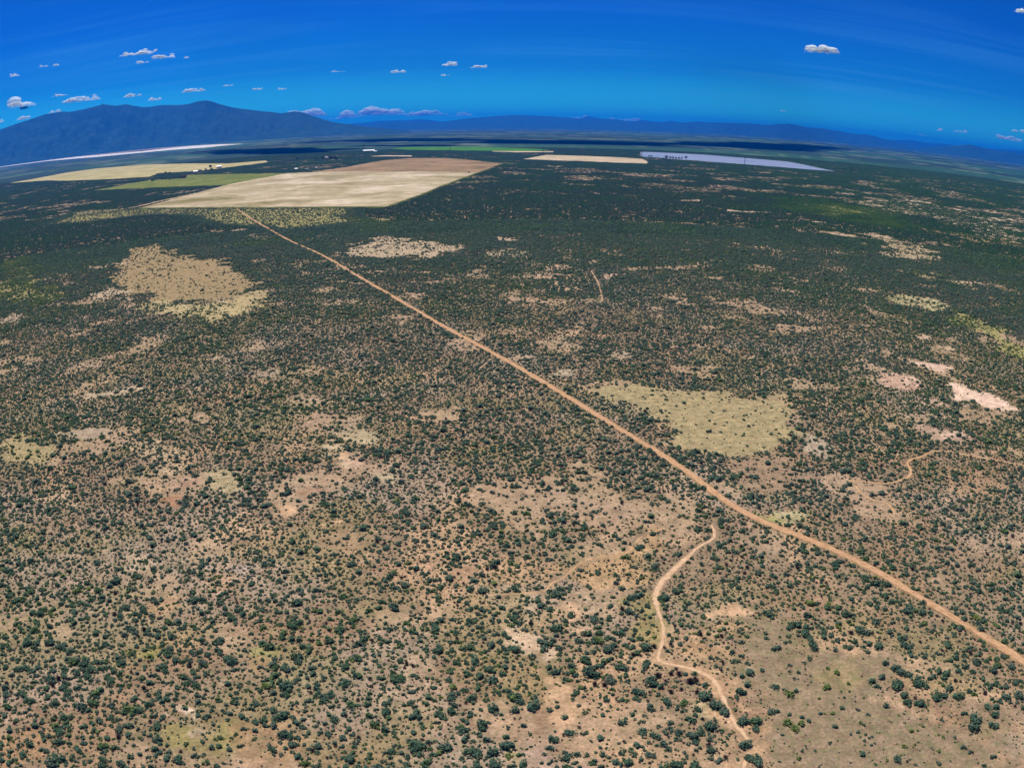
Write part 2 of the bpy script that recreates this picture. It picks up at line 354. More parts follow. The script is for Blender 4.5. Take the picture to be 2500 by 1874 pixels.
patch('b1', [(530, 500), (680, 480), (760, 470), (690, 510)], PALE, .9, .2, 10)
patch('b1', [(520, 1300), (660, 1270), (860, 1240), (910, 1265), (760, 1310), (600, 1320)], PALE, .9, .12, 5)
patch('b1', [(1540, 1190), (1700, 1160), (1800, 1200), (1640, 1225)], SILT, .8, .2, 5)
patch('b1', [(1890, 1440), (2000, 1390), (2150, 1430), (2100, 1500), (1950, 1530)], (.36, .25, .18), .9, .06, 5)
patch('b1', [(380, 1560), (560, 1530), (680, 1540), (600, 1590), (430, 1600)], SILT, .8, .15, 5)
patch('b2', [(20, 395), (240, 300), (420, 305), (560, 335), (830, 355), (850, 400), (640, 425), (560, 445), (300, 440), (60, 425)], (.45, .36, .25), .95, .05, 10)
patch('b2', [(850, 370), (1000, 400), (1200, 400), (1180, 440), (900, 420)], (.42, .36, .25), .8, .3, 10)
patch('b2', [(980, 310), (1130, 310), (1130, 335), (1000, 332)], PALE, .95, .08, 8)
patch('b2', [(700, 270), (880, 265), (850, 290), (720, 292)], STRAW, .7, .3, 8)
patch('b2', [(230, 290), (0, 180), (200, 170), (420, 250), (400, 300)], GREENY, .7, .5, 14, .15)
patch('b2', [(1180, 520), (1380, 490), (1500, 500), (1600, 560), (1520, 640), (1300, 640)], (.55, .38, .27), .75, .75, 10)
patch('b2', [(1660, 575), (1700, 540), (1790, 540), (1700, 580)], (.6, .42, .32), .9, .05, 4)
patch('b2', [(1720, 1040), (1850, 1050), (1800, 1080), (1640, 1090)], SILT, .8, .15, 5)
patch('b2', [(1300, 1180), (1420, 1140), (1560, 1140), (1500, 1190), (1360, 1210)], (.42, .36, .26), .9, .15, 5)
patch('p', [(1430, 965), (1480, 938), (1560, 946), (1650, 955), (1740, 960), (1830, 972), (1915, 968), (1930, 1010), (1925, 1060), (1900, 1095), (1840, 1118), (1780, 1122), (1720, 1108), (1650, 1082), (1610, 1040), (1580, 1005), (1500, 985)], (.37, .305, .17), .95, .015, 5, 0, 1)
patch('p', [(1760, 1120), (1900, 1100), (1970, 1110), (1960, 1160), (1930, 1215), (1850, 1200), (1790, 1160)], (.30, .21, .145), .85, .12, 5)
patch('b3', [(1500, 1092), (1640, 1100), (1740, 1133), (1690, 1153), (1560, 1138)], PINK, .97, .03, 4, 0, .1)
patch('b3', [(1290, 1220), (1370, 1165), (1480, 1168), (1560, 1235), (1440, 1258)], (.50, .34, .26), .9, .1, 5, 0, .2)
patch('b3', [(1380, 1190), (1500, 1180), (1540, 1215), (1440, 1225)], PINK, .97, .02, 4, 0, .1)
patch('b3', [(1700, 1215), (1800, 1230), (1860, 1262), (2000, 1290), (2050, 1340), (2150, 1370), (2200, 1405), (2020, 1408), (1880, 1370), (1740, 1330)], (.68, .51, .40), .98, .02, 4, 0, .1)
patch('b3', [(1540, 1330), (1640, 1320), (1720, 1370), (1640, 1375)], (.50, .36, .27), .9, .05, 4, 0, .2)
patch('b3', [(1530, 1515), (1700, 1505), (1790, 1550), (1920, 1570), (1930, 1590), (1780, 1600), (1640, 1580)], (.42, .30, .23), .9, .06, 4, 0, .2)
patch('b3', [(1690, 1540), (1790, 1540), (1785, 1590), (1720, 1590)], PINK, .9, .02, 3, 0, .1)
patch('b3', [(1470, 925), (1600, 938), (1605, 965), (1540, 965)], (.56, .40, .31), .9, .05, 4)
patch('b3', [(1690, 995), (1760, 1020), (1800, 1050), (1740, 1030)], (.50, .38, .26), .9, .05, 3)
patch('b3', [(1240, 420), (1340, 330), (1460, 345), (1620, 400), (1700, 440), (1500, 462), (1320, 440)], (.42, .34, .22), .95, .08, 14)
patch('b3', [(1170, 275), (1300, 300), (1420, 325), (1330, 325), (1200, 295)], PALE, .9, .1, 10)
patch('b3', [(1120, 340), (1310, 350), (1300, 365), (1150, 352)], PALE, .9, .1, 8)
patch('b3', [(300, 355), (560, 365), (760, 372), (1150, 390), (1120, 425), (800, 400), (560, 380), (320, 372)], (.50, .37, .26), .85, .35, 12)
patch('b3', [(870, 255), (1050, 285), (1180, 315), (1020, 295)], (.55, .40, .29), .9, .15, 9)
patch('b3', [(770, 180), (900, 205), (1020, 235), (900, 225), (790, 195)], (.58, .42, .32), .9, .15, 9)
patch('b3', [(200, 115), (420, 145), (640, 150), (640, 160), (400, 155), (220, 125)], (.60, .45, .36), .9, .1, 8)
patch('b3', [(0, 70), (180, 75), (170, 85), (20, 80)], (.60, .45, .36), .9, .1, 8)
patch('b3', [(1490, 530), (1700, 540), (1800, 600), (1780, 640), (1560, 570)], (.40, .35, .2), .6, .5, 10, .1)
patch('b3', [(1370, 690), (1500, 680), (1640, 700), (1750, 760), (1660, 775), (1560, 735), (1440, 725)], (.43, .39, .22), .95, .12, 8, .1, 1)
patch('b3', [(1740, 770), (1900, 800), (2040, 880), (2200, 1020), (2200, 1090), (2040, 960), (1900, 900), (1760, 840)], (.34, .33, .12), .85, .45, 9, .25, 1)
patch('b3', [(620, 60), (880, 60), (1150, 110), (1450, 190), (1500, 260), (1150, 220), (880, 160), (650, 120)], (.10, .15, .05), .7, 1.1, 20, .32)
patch('b3', [(880, 130), (1000, 110), (1250, 150), (1200, 180), (960, 165)], (.34, .34, .12), .7, .5, 20, .3)
patch('b3', [(1100, 80), (1500, 60), (1720, 120), (2200, 180), (2200, 330), (1900, 290), (1700, 200), (1350, 150)], (.54, .45, .33), .85, .62, 22)
patch('b3', [(1100, 20), (1160, 40), (940, 45), (960, 25)], (.6, .48, .36), .8, .4, 12)
patch('b3', [(1680, 280), (1800, 280), (2200, 340), (2200, 370), (1900, 330)], (.45, .33, .2), .7, .55, 15, .15)
patch('b3', [(1900, 600), (2050, 610), (2200, 650), (2150, 660)], (.56, .40, .30), .8, .3, 8)
patch('b3', [(2100, 600), (2200, 600), (2200, 800), (2000, 700)], (.34, .26, .12), .5, .8, 14, .25)
patch('b4', [(30, 90), (130, 30), (260, 80), (345, 140), (360, 195), (200, 212), (0, 212), (0, 140)], (.38, .31, .17), .9, .1, 4, .25, 1)
patch('b4', [(380, 20), (560, -10), (680, 20), (600, 50), (430, 60)], SILT, .85, .12, 5)
patch('b4', [(1290, 285), (1400, 235), (1540, 262), (1560, 330), (1540, 400), (1450, 440), (1370, 430), (1260, 340)], (.41, .34, .21), .9, .08, 4, 0, 1)
patch('b4', [(1160, 350), (1230, 300), (1300, 300), (1280, 350), (1180, 360)], (.38, .24, .17), .85, .1, 4)
patch('b4', [(1260, 460), (1380, 440), (1440, 440), (1300, 490)], RED, .85, .06, 3)
patch('b4', [(1010, 440), (1090, 430), (1090, 470), (1030, 470)], RED, .85, .06, 3)
patch('b4', [(1740, 490), (1820, 475), (1900, 490), (1870, 515), (1780, 512)], SAND, .95, .06, 3)
patch('b4', [(2040, 610), (2110, 595), (2120, 620), (2060, 630)], SAND, .95, .06, 3)
patch('b4', [(2010, 690), (2200, 600), (2200, 760), (2060, 740)], (.34, .235, .15), .8, .2, 5)
patch('b4', [(1850, 370), (2100, 350), (2150, 380), (2000, 410), (2000, 450), (1900, 420)], (.38, .23, .155), .85, .2, 5)
patch('b4', [(2000, 80), (2120, 50), (2210, 130), (2200, 210), (2060, 150)], (.50, .41, .28), .85, .12, 5)
patch('b4', [(880, 90), (960, 70), (1160, 200), (1120, 240), (940, 140)], (.50, .38, .25), .7, .8, 5)
patch('b4', [(1060, 590), (1230, 560), (1540, 540), (1620, 600), (1480, 680), (1240, 670)], (.55, .38, .25), .8, .7, 6)
patch('b4', [(140, 380), (320, 350), (460, 400), (480, 480), (330, 480)], (.52, .38, .26), .65, .8, 6)
patch('b4', [(760, 850), (830, 800), (900, 830), (840, 880)], PALE, .8, .4, 4)
patch('b4', [(380, 980), (520, 930), (640, 960), (560, 1010), (440, 1010)], (.48, .36, .24), .7, .6, 5)
patch('b4', [(1300, 850), (1540, 870), (1560, 920), (1380, 940)], (.36, .30, .28), .7, .6, 5, -.3)
patch('b4', [(900, 1090), (1180, 1050), (1160, 1150), (960, 1170)], (.38, .255, .15), .8, .25, 5)
patch('b4', [(860, 1420), (960, 1370), (1060, 1400), (1050, 1470), (920, 1470)], (.25, .23, .08), .8, .15, 4, .2)
patch('b4', [(1590, 1400), (1640, 1370), (1720, 1380), (1680, 1440), (1600, 1440)], (.33, .31, .12), .75, .3, 4, .2)
patch('b4', [(1580, 1440), (1620, 1500), (1560, 1510)], (.38, .25, .13), .7, .2, 3)
patch('b4', [(320, 1490), (460, 1440), (480, 1510), (380, 1540)], (.33, .31, .2), .6, .5, 4)
patch('b5', [(0, 30), (150, 0), (280, 60), (250, 110), (80, 60)], (.44, .37, .24), .85, .12, 4)
patch('b5', [(30, 180), (130, 170), (160, 220), (60, 230)], (.50, .34, .25), .85, .1, 3)
patch('b5', [(0, 150), (40, 140), (40, 170), (0, 175)], SAND, .95, .05, 2)
patch('b5', [(250, 280), (380, 270), (430, 330), (340, 370), (270, 330)], (.45, .38, .25), .85, .15, 4)
patch('b5', [(400, 400), (560, 380), (540, 430), (420, 430)], SILT, .8, .2, 4)
patch('b5', [(740, 870), (880, 860), (880, 930), (780, 930)], (.40, .25, .165), .8, .1, 3)
patch('b5', [(530, 830), (620, 830), (610, 900), (540, 880)], (.40, .25, .165), .8, .15, 3)
patch('b5', [(1000, 870), (1250, 830), (1420, 900), (1400, 1000), (1150, 1000)], (.44, .29, .17), .7, .6, 5)
patch('b5', [(1380, 900), (1560, 830), (1860, 760), (2000, 640), (1900, 860), (2000, 930), (1700, 960), (1500, 1000)], (.47, .31, .175), .75, .6, 5)
patch('b5', [(1190, 1100), (1260, 1080), (1270, 1130), (1210, 1130)], (.6, .46, .34), .9, .1, 2)
patch('b5', [(1040, 1180), (1180, 1200), (1200, 1260), (1340, 1360), (1350, 1450), (1200, 1360), (1060, 1300)], (.60, .45, .32), .85, .45, 4)
patch('b5', [(1400, 1220), (1480, 1180), (1700, 1180), (1700, 1230), (1430, 1260)], (.55, .37, .235), .8, .35, 4)
patch('b5', [(1000, 1290), (1200, 1450), (1500, 1600), (1300, 1658), (1100, 1500)], (.40, .28, .16), .6, .6, 5)
patch('b5', [(1900, 1060), (2010, 1050), (2040, 1180), (2020, 1350), (1900, 1340)], (.30, .25, .10), .75, .4, 4, .1, 1)
patch('b6', [(200, 1180), (330, 1080), (480, 1110), (490, 1160), (380, 1185)], SAND, .92, .06, 3)
patch('b6', [(0, 1420), (150, 1260), (380, 1230), (330, 1320), (420, 1440), (200, 1460)], (.45, .29, .17), .8, .35, 5)
patch('b6', [(0, 1470), (140, 1450), (260, 1560), (340, 1658), (180, 1658), (120, 1540)], (.47, .30, .18), .85, .25, 4)
patch('b6', [(820, 70), (960, 60), (1100, 240), (1060, 280), (900, 150)], (.42, .35, .27), .8, .2, 5)
patch('b6', [(1640, 230), (1900, 230), (2100, 330), (1900, 400), (1700, 330)], (.36, .23, .15), .7, .35, 5)
patch('b6', [(1740, 380), (1830, 380), (1830, 420), (1760, 410)], SAND, .8, .3, 4)
patch('b6', [(620, 520), (780, 530), (760, 570), (640, 560)], (.44, .40, .24), .9, .1, 3, .1, 1)
patch('b6', [(540, 540), (640, 560), (600, 590), (530, 570)], (.32, .31, .11), .8, .2, 3, .25, 1)
patch('b6', [(450, 640), (640, 620), (700, 680), (620, 760), (500, 720)], (.36, .27, .19), .75, .25, 4)
patch('b6', [(680, 1100), (900, 1110), (900, 1180), (720, 1200)], (.32, .21, .145), .8, .2, 4)
patch('b8', [(50, 330), (120, 160), (360, 170), (360, 300), (480, 480), (760, 440), (980, 440), (1140, 470), (1180, 560), (1160, 620), (1180, 760), (1300, 880), (1600, 920), (1950, 1040), (2212, 1100), (2212, 1360), (180, 1360), (220, 1080), (300, 1000), (220, 850), (160, 700), (130, 560)], (.255, .195, .135), .9, .12, 4, .15, 1)
patch('b8', [(700, 540), (860, 480), (1000, 560), (940, 640), (800, 680), (700, 620)], (.31, .245, .12), .6, .12, 3, .3, 1)
patch('b8', [(1100, 740), (1200, 740), (1300, 880), (1500, 880), (1480, 920), (1240, 890), (1130, 800)], (.47, .33, .22), .75, .15, 3)
patch('b8', [(1080, 460), (1160, 430), (1560, 560), (1500, 600), (1260, 520)], (.42, .30, .20), .75, .2, 3)
patch('b8', [(-20, 820), (180, 800), (240, 1040), (160, 1340), (-60, 1340), (60, 1080)], (.45, .30, .185), .8, .3, 3)
patch('b8', [(1960, 1080), (2212, 1050), (2212, 1180), (2000, 1180)], SILT, .5, .1, 3)
patch('b7', [(560, 1230), (620, 1130), (760, 1110), (850, 1180), (840, 1280), (720, 1330), (600, 1320)], (.40, .29, .23), .92, .08, 3, 0, .3)
patch('b7', [(330, 620), (440, 560), (480, 640), (400, 690)], (.37, .28, .22), .8, .15, 3)
patch('b7', [(600, 860), (900, 850), (900, 1100), (640, 1080)], (.30, .195, .125), .7, .3, 4)
patch('b7', [(780, 680), (960, 760), (1000, 900), (900, 920), (820, 800)], SAND, .7, .25, 3)
patch('b7', [(1150, 600), (1240, 540), (1440, 590), (1430, 650), (1330, 640), (1230, 620)], (.38, .255, .16), .85, .06, 3)
patch('b7', [(1880, 780), (1960, 800), (1980, 940), (1900, 960)], (.47, .38, .24), .8, .2, 3, 0, 1)
patch('b7', [(2060, 930), (2212, 940), (2212, 1030), (2100, 1010)], (.52, .35, .225), .85, .15, 3)
patch('b7', [(400, 1170), (520, 1170), (540, 1270), (430, 1260)], (.40, .33, .17), .7, .3, 3, .2)
patch('p', [(425, 1750), (470, 1745), (515, 1760), (512, 1795), (460, 1800), (430, 1780)], (.66, .54, .42), .85, .12, 3)
patch('p', [(400, 1770), (480, 1790), (570, 1760), (560, 1820), (440, 1830)], (.27, .24, .09), .7, .2, 4, .2)
patch('p', [(0, 1810), (110, 1790), (150, 1860), (0, 1874)], (.36, .22, .12), .6, .4, 4)
patch('p', [(590, 1780), (720, 1740), (760, 1800), (700, 1874), (600, 1860)], (.36, .225, .135), .6, .4, 4)
PATCH_BB = [(p[0].min(0) - 4 * p[4], p[0].max(0) + 4 * p[4]) for p in PATCH]
FIELDS = [F_PALE, F_TAN, F_GREEN, F_YELLOW, F_BRIGHT, F_STRIP, F_RECT, LAKE, PLAYA_W, PLAYA_B, BARE_STRIP]

def evaluate(x, y):
    """soil colour, shrub density factor, leaf tint and herb litter at ground points"""
    n1, n2, n3 = fbm(x, y, 38, 1), fbm(x, y, 16, 5), fbm(x, y, 90, 9)
    n4 = fbm(x, y, 9, 21)
    r = np.hypot(x, y)
    col = np.empty(x.shape + (3,)); col[:] = BROWN
    def mx(c, w): col[:] = col * (1 - w[..., None]) + np.array(c) * w[..., None]
    mx(RED, .26 * sst(.52, .68, n2)); mx(SAND, .55 * sst(.56, .70, fbm(x, y, 21, 33)))
    mx((.36, .29, .235), .55 * sst(.50, .68, n1)); mx((.25, .21, .10), .5 * sst(.53, .68, fbm(x, y, 27, 41)))
    dens = .78 + .42 * sst(.32, .60, n2)
    dens *= .84 + .28 * sst(.3, .65, n1)
    bare = sst(.62, .69, fbm(x, y, 24, 55)) * (1 - sst(900, 1500, r) * .4)
    bare = bare * (1 - .35 * sst(700, 1300, r)); mx((.43, .31, .21), .6 * bare); dens *= 1 - .7 * bare
    far = sst(600, 1500, r); dens = dens * (1 - .5 * far) + .55 * far; dens *= 1 + .55 * far
    dens *= 1 - .6 * sst(1200, 1900, r) * sst(.50, .62, fbm(x, y, 75, 111, 5, .6))
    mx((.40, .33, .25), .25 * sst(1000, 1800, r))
    tint = .46 + .42 * (n3 - .5) + .2 * (n2 - .5)
    right = sst(10, 26, np.degrees(np.arctan2(x, y))) * sst(700, 1300, r)
    tint += .14 * right + .06 * sst(1300, 2600, r)
    lit = .35 + .5 * sst(.4, .65, n3)
    for (poly, c, w, dn, rg, ti, li), (lo, hi) in zip(PATCH, PATCH_BB):
        m = (x > lo[0]) & (x < hi[0]) & (y > lo[1]) & (y < hi[1])
        if not m.any(): continue
        xx, yy = x[m], y[m]
        sd = sdist(xx, yy, poly) + (fbm(xx, yy, rg * 3.0, 71) - .5) * rg * 4.5 + (fbm(xx, yy, rg * .8, 73) - .5) * rg * 2.6
        k = sst(-rg * .5, rg * .6, sd) * w
        col[m] = col[m] * (1 - k[:, None]) + c * k[:, None]
        dens[m] *= 1 - k + k * dn
        tint[m] += ti * k; lit[m] = lit[m] * (1 - k) + li * k
    for poly, dn, c, rg in ((F_OLIVE, .14, (.30, .28, .11), 14), (F_BLOCK, 1.0, (.07, .11, .05), 12)):
        sd = sdist(x, y, poly) + (fbm(x, y, 40, 81) - .5) * rg * 3
        k = sst(-rg * .5, rg * .5, sd); mx(c, k); dens *= 1 - k + k * dn
    # dark closed scrub beyond the reach of single shrubs
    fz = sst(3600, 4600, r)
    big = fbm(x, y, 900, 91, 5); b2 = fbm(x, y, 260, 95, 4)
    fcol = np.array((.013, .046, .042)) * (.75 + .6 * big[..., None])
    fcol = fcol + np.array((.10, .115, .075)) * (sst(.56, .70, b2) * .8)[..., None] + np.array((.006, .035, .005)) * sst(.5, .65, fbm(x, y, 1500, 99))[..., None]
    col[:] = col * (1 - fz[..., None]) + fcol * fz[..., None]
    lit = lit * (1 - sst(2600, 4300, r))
    return col * KA, dens, tint, np.clip(lit, 0, 1)

# ------------------------------------------------------------------ ground sheet
dep = np.radians(np.concatenate([np.arange(62, 40, -1.0), np.arange(40, 1.2, -0.14), np.geomspace(1.2, .11, 60)]))
rad = CAM_H / np.tan(dep)
az = np.radians(np.concatenate([np.arange(-180, -44, 4.0), np.arange(-44, 44.01, 0.15), np.arange(48, 181, 4.0)]))
az[-1] = math.pi
Rg, Ag = np.meshgrid(rad, az, indexing='ij')
gx, gy = Rg * np.sin(Ag), Rg * np.cos(Ag)
gv = np.stack([gx, gy, np.zeros_like(gx)], -1).reshape(-1, 3)
gf = grid_faces(len(rad), len(az))
cap = np.array([0, 0, 0]); gv = np.vstack([gv, cap]); ci = len(gv) - 1
me = mesh_np('ground', gv, gf[:, ::-1], [M_SOIL])
bm = bmesh.new(); bm.from_mesh(me); bm.verts.ensure_lookup_table()
for k in range(len(az) - 1): bm.faces.new((bm.verts[ci], bm.verts[k + 1], bm.verts[k]))
bm.to_mesh(me); bm.free()
for p in me.polygons:
    break
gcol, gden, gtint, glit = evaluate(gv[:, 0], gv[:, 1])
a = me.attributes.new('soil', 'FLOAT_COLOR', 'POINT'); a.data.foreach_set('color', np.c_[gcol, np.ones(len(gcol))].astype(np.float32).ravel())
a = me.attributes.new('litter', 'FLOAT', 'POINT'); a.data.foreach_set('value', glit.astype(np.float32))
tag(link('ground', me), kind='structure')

# ------------------------------------------------------------------ fields, water, playa
def jag(poly, step, amp, seed):
    q = resample(np.vstack([poly, poly[:1]]), step)[:-1]
    n = np.stack([fbm(q[:, 0], q[:, 1], step * 4, seed) - .5, fbm(q[:, 0], q[:, 1], step * 4, seed + 9) - .5], 1)
    return q + n * amp * 2
def sheet(name, poly, z, m, step=0, amp=0, seed=0):
    if step: poly = jag(poly, step, amp, seed)
    me = bpy.data.meshes.new(name); b = bmesh.new()
    vs = [b.verts.new((p[0], p[1], z)) for p in poly]; f = b.faces.new(vs)
    if f.normal.z < 0: f.normal_flip()
    bmesh.ops.triangulate(b, faces=b.faces[:]); b.to_mesh(me); b.free(); me.materials.append(m)
    return tag(link(name, me), kind='structure')
sheet('stubble_field', F_PALE, .12, field_mat('pale_stubble', (.20, .18, .07), (.42, .365, .235), (.66, .575, .465), 170, (1, 1, 1)), 18, 3, 1)
sheet('tilled_field', F_TAN, .08, field_mat('tilled_earth', (.15, .12, .06), (.28, .20, .11), (.38, .25, .16), 140, (1, 1, 1)), 25, 8, 2)
sheet('hay_field', F_GREEN, .10, field_mat('green_hay', (.10, .14, .03), (.15, .19, .04), (.22, .23, .07), 70, (1, .5, 1)), 25, 4, 3)
sheet('dry_pasture', F_YELLOW, .10, field_mat('dry_grass', (.25, .24, .08), (.43, .39, .18), (.58, .52, .33), 60, (.5, 1, 1)), 30, 10, 4)
sheet('alfalfa_field', F_BRIGHT, .10, field_mat('alfalfa', (.03, .14, .015), (.05, .20, .02), (.09, .24, .03), 90), 40, 6, 5)
sheet('bare_strip_field', F_STRIP, .14, field_mat('bare_strip', (.40, .34, .22), (.56, .47, .33), (.62, .52, .38), 60), 40, 3, 6)
sheet('dry_field', F_RECT, .10, field_mat('dry_field_soil', (.28, .24, .14), (.50, .42, .29), (.66, .56, .43), 45, (.5, 1, 1)), 25, 6, 7)
sheet('bare_ground', BARE_STRIP, .12, field_mat('bare_ground_soil', (.5, .4, .3), (.6, .5, .38), (.66, .55, .43), 45), 25, 5, 8)
sheet('pond', POND, .10, field_mat('pond_mud', (.5, .45, .4), (.66, .6, .55), (.72, .68, .62), 30), 8, 2, 12)
sheet('mud_flat', PLAYA_B, .25, field_mat('mud_flat_soil', (.22, .19, .13), (.30, .26, .19), (.36, .32, .25), 300, (1, 1, 1)), 120, 25, 9)
sheet('salt_playa', PLAYA_W, .40, field_mat('salt_crust', (.62, .58, .54), (.80, .78, .76), (.86, .84, .83), 300), 100, 18, 10)
mw = field_mat('silty_water', (.26, .31, .37), (.36, .40, .45), (.50, .50, .52), 55, (.25, 1, 1))
mw.node_tree.nodes['Principled BSDF'].inputs['Roughness'].default_value = .25
mw.node_tree.nodes['Principled BSDF'].inputs['Specular IOR Level'].default_value = .5
sheet('lake', LAKE, .15, mw, 25, 6, 11)

# ------------------------------------------------------------------ roads, tracks and dry washes
def ribbon(name, line, profile, m, z=.012, wob=0.0, step=2.0, seed=0, widen=None):
    """profile: list of (offset across, height)"""
    q = resample(line, step); t = np.gradient(q, axis=0); t /= np.linalg.norm(t, axis=1)[:, None]
    nrm = np.stack([-t[:, 1], t[:, 0]], 1)
    q = q + nrm * ((fbm(q[:, 0], q[:, 1], 14, seed) - .5) * wob)[:, None]
    s = np.arange(len(q)) * step; wid = 1 + (0 if not wob else (fbm(s, s * 0, 7, seed + 5) - .5) * 1.1)
    if widen is not None: wid = wid * widen(np.linspace(0, 1, len(q)))
    rows, soft = [], []
    wmax = max(abs(o) for o, _ in profile)
    for k, (o, h) in enumerate(profile):
        soft.append(np.full(len(q), 1 - abs(o) / wmax))
        e = (fbm(q[:, 0] + 31 * k, q[:, 1], 4, seed + k) - .5) * wob * .6 if k in (0, len(profile) - 1) else 0
        rows.append(np.c_[q + nrm * (o * wid + e)[:, None], np.full(len(q), z + h)])
    v = np.stack(rows, 1).reshape(-1, 3)
    me = mesh_np(name, v, grid_faces(len(q), len(profile)), [m], True)
    a = me.attributes.new('middle', 'FLOAT', 'POINT'); a.data.foreach_set('value', np.stack(soft, 1).ravel().astype(np.float32))
    o = link(name, me); tag(o, kind='structure'); return o
def patchy(m, keep, lam):
    """loose sand that thins out towards its edges and in places along the way"""
    t = m.node_tree; b = t.nodes['Principled BSDF']; c = N(t, 'ShaderNodeTexCoord')
    n = N(t, 'ShaderNodeTexNoise', i_Scale=1 / lam, i_Detail=6.0, i_Roughness=.7); L(t, c.outputs['Object'], n.inputs['Vector'])
    e = N(t, 'ShaderNodeAttribute', attribute_name='middle')
    x = N(t, 'ShaderNodeMath', operation='MULTIPLY_ADD'); L(t, e.outputs['Fac'], x.inputs[0]); x.inputs[1].default_value = .55; L(t, n.outputs[0], x.inputs[2])
    r = N(t, 'ShaderNodeMapRange', i_1=1.0 - keep - .12, i_2=1.0 - keep + .16); L(t, x.outputs[0], r.inputs[0]); L(t, r.outputs[0], b.inputs['Alpha'])
M_ROAD = field_mat('graded_dirt', (.33, .195, .105), (.47, .29, .165), (.58, .38, .235), 2.2)
M_BERM = field_mat('road_verge', (.22, .17, .08), (.33, .225, .13), (.42, .29, .175), 3.0)
M_WASH = field_mat('wash_sand', (.45, .30, .185), (.60, .42, .27), (.70, .52, .36), 1.8)
M_WASH2 = field_mat('wash_silt', (.40, .25, .135), (.55, .36, .20), (.64, .44, .27), 2.0)
patchy(M_BERM, .42, 3.0); patchy(M_WASH, .38, 2.0); patchy(M_WASH2, .37, 3.0)
M_TRACKS = field_mat('wheel_rut', (.42, .26, .15), (.58, .38, .235), (.66, .45, .29), 2.0)
ribbon('road_verge', ROAD, [(-2.3, 0), (-1.7, .02), (-1.4, .08), (1.4, .08), (1.7, .02), (2.3, 0)], M_BERM, .006, 1.0, 2, 3)
ribbon('dirt_road', ROAD, [(-1.30, .085), (-1.12, .17), (-.85, .10), (0, .14), (.85, .10), (1.12, .17), (1.30, .085)], M_ROAD, .01, .3, 2, 4)
ribbon('wheel_track', ROAD, [(-.80, .13), (-.42, .145)], M_TRACKS, .02, .12, 2, 6)
ribbon('wheel_track', ROAD, [(.42, .145), (.80, .13)], M_TRACKS, .02, .12, 2, 6)
ribbon('dry_wash', WASH1, [(-.85, 0), (-.5, .02), (0, .01), (.5, .02), (.85, 0)], M_WASH, .012, 1.5, 1, 11, lambda u: .55 + .65 * np.sin(np.pi * np.clip(u * 1.7, 0, 1)) * (u < .6) + .25 * (u >= .6))
ribbon('dry_wash', WASH2, [(-.36, 0), (-.15, .02), (.15, .02), (.36, 0)], M_WASH2, .012, 1.2, 1, 12)

ribbon('sandy_track', TRACK, [(-.6, 0), (0, .02), (.6, 0)], M_WASH2, .012, 1.0, 1.5, 14)
ribbon('sandy_track', TRACK2, [(-.5, 0), (0, .02), (.5, 0)], M_WASH2, .012, 1.0, 1.5, 15)
ribbon('sandy_track', TRAIL, [(-.35, 0), (0, .02), (.35, 0)], M_WASH2, .012, 1.4, 2, 16)
ribbon('side_track', SPUR, [(-1.4, 0), (0, .03), (1.4, 0)], M_BERM, .012, .8, 3, 17)
ribbon('side_track', SPUR2, [(-1.6, 0), (0, .03), (1.6, 0)], M_BERM, .012, .8, 3, 18)
ribbon('side_track', SPUR3, [(-.3, 0), (0, .02), (.3, 0)], M_WASH2, .012, .9, 1.5, 19)
M_DITCH = field_mat('ditch_bank_grass', (.055, .075, .02), (.10, .12, .03), (.17, .17, .05), 14)
ribbon('ditch_bank', G('p', [(342, 509.5), (640, 508), (942, 506.5)]), [(-13, .06), (0, 1.2), (13, .06)], M_DITCH, .1, 2, 8, 21)
ribbon('ditch_bank', smooth_line(G('p', [(944, 506.3), (1032, 475.4), (1085, 452.4), (1170, 421.6), (1236, 397.4)]), 1), [(-5, .06), (-2, .7), (2, .7), (5, .06)], M_DITCH, .1, 2, 8, 22)
ribbon('farm_track', FIELD_TRACK, [(-5, .05), (0, .12), (5, .05)], field_mat('farm_track_dirt', (.30, .22, .11), (.42, .33, .19), (.55, .45, .29), 20), .1, 2, 8, 23)
ribbon('farm_track', G('c1', [(1455, 655), (1650, 617), (1840, 583)]), [(-6, .1), (0, .16), (6, .1)], field_mat('pale_track_dirt', (.5, .42, .28), (.62, .54, .38), (.7, .6, .44), 20), .15, 1, 8, 24)

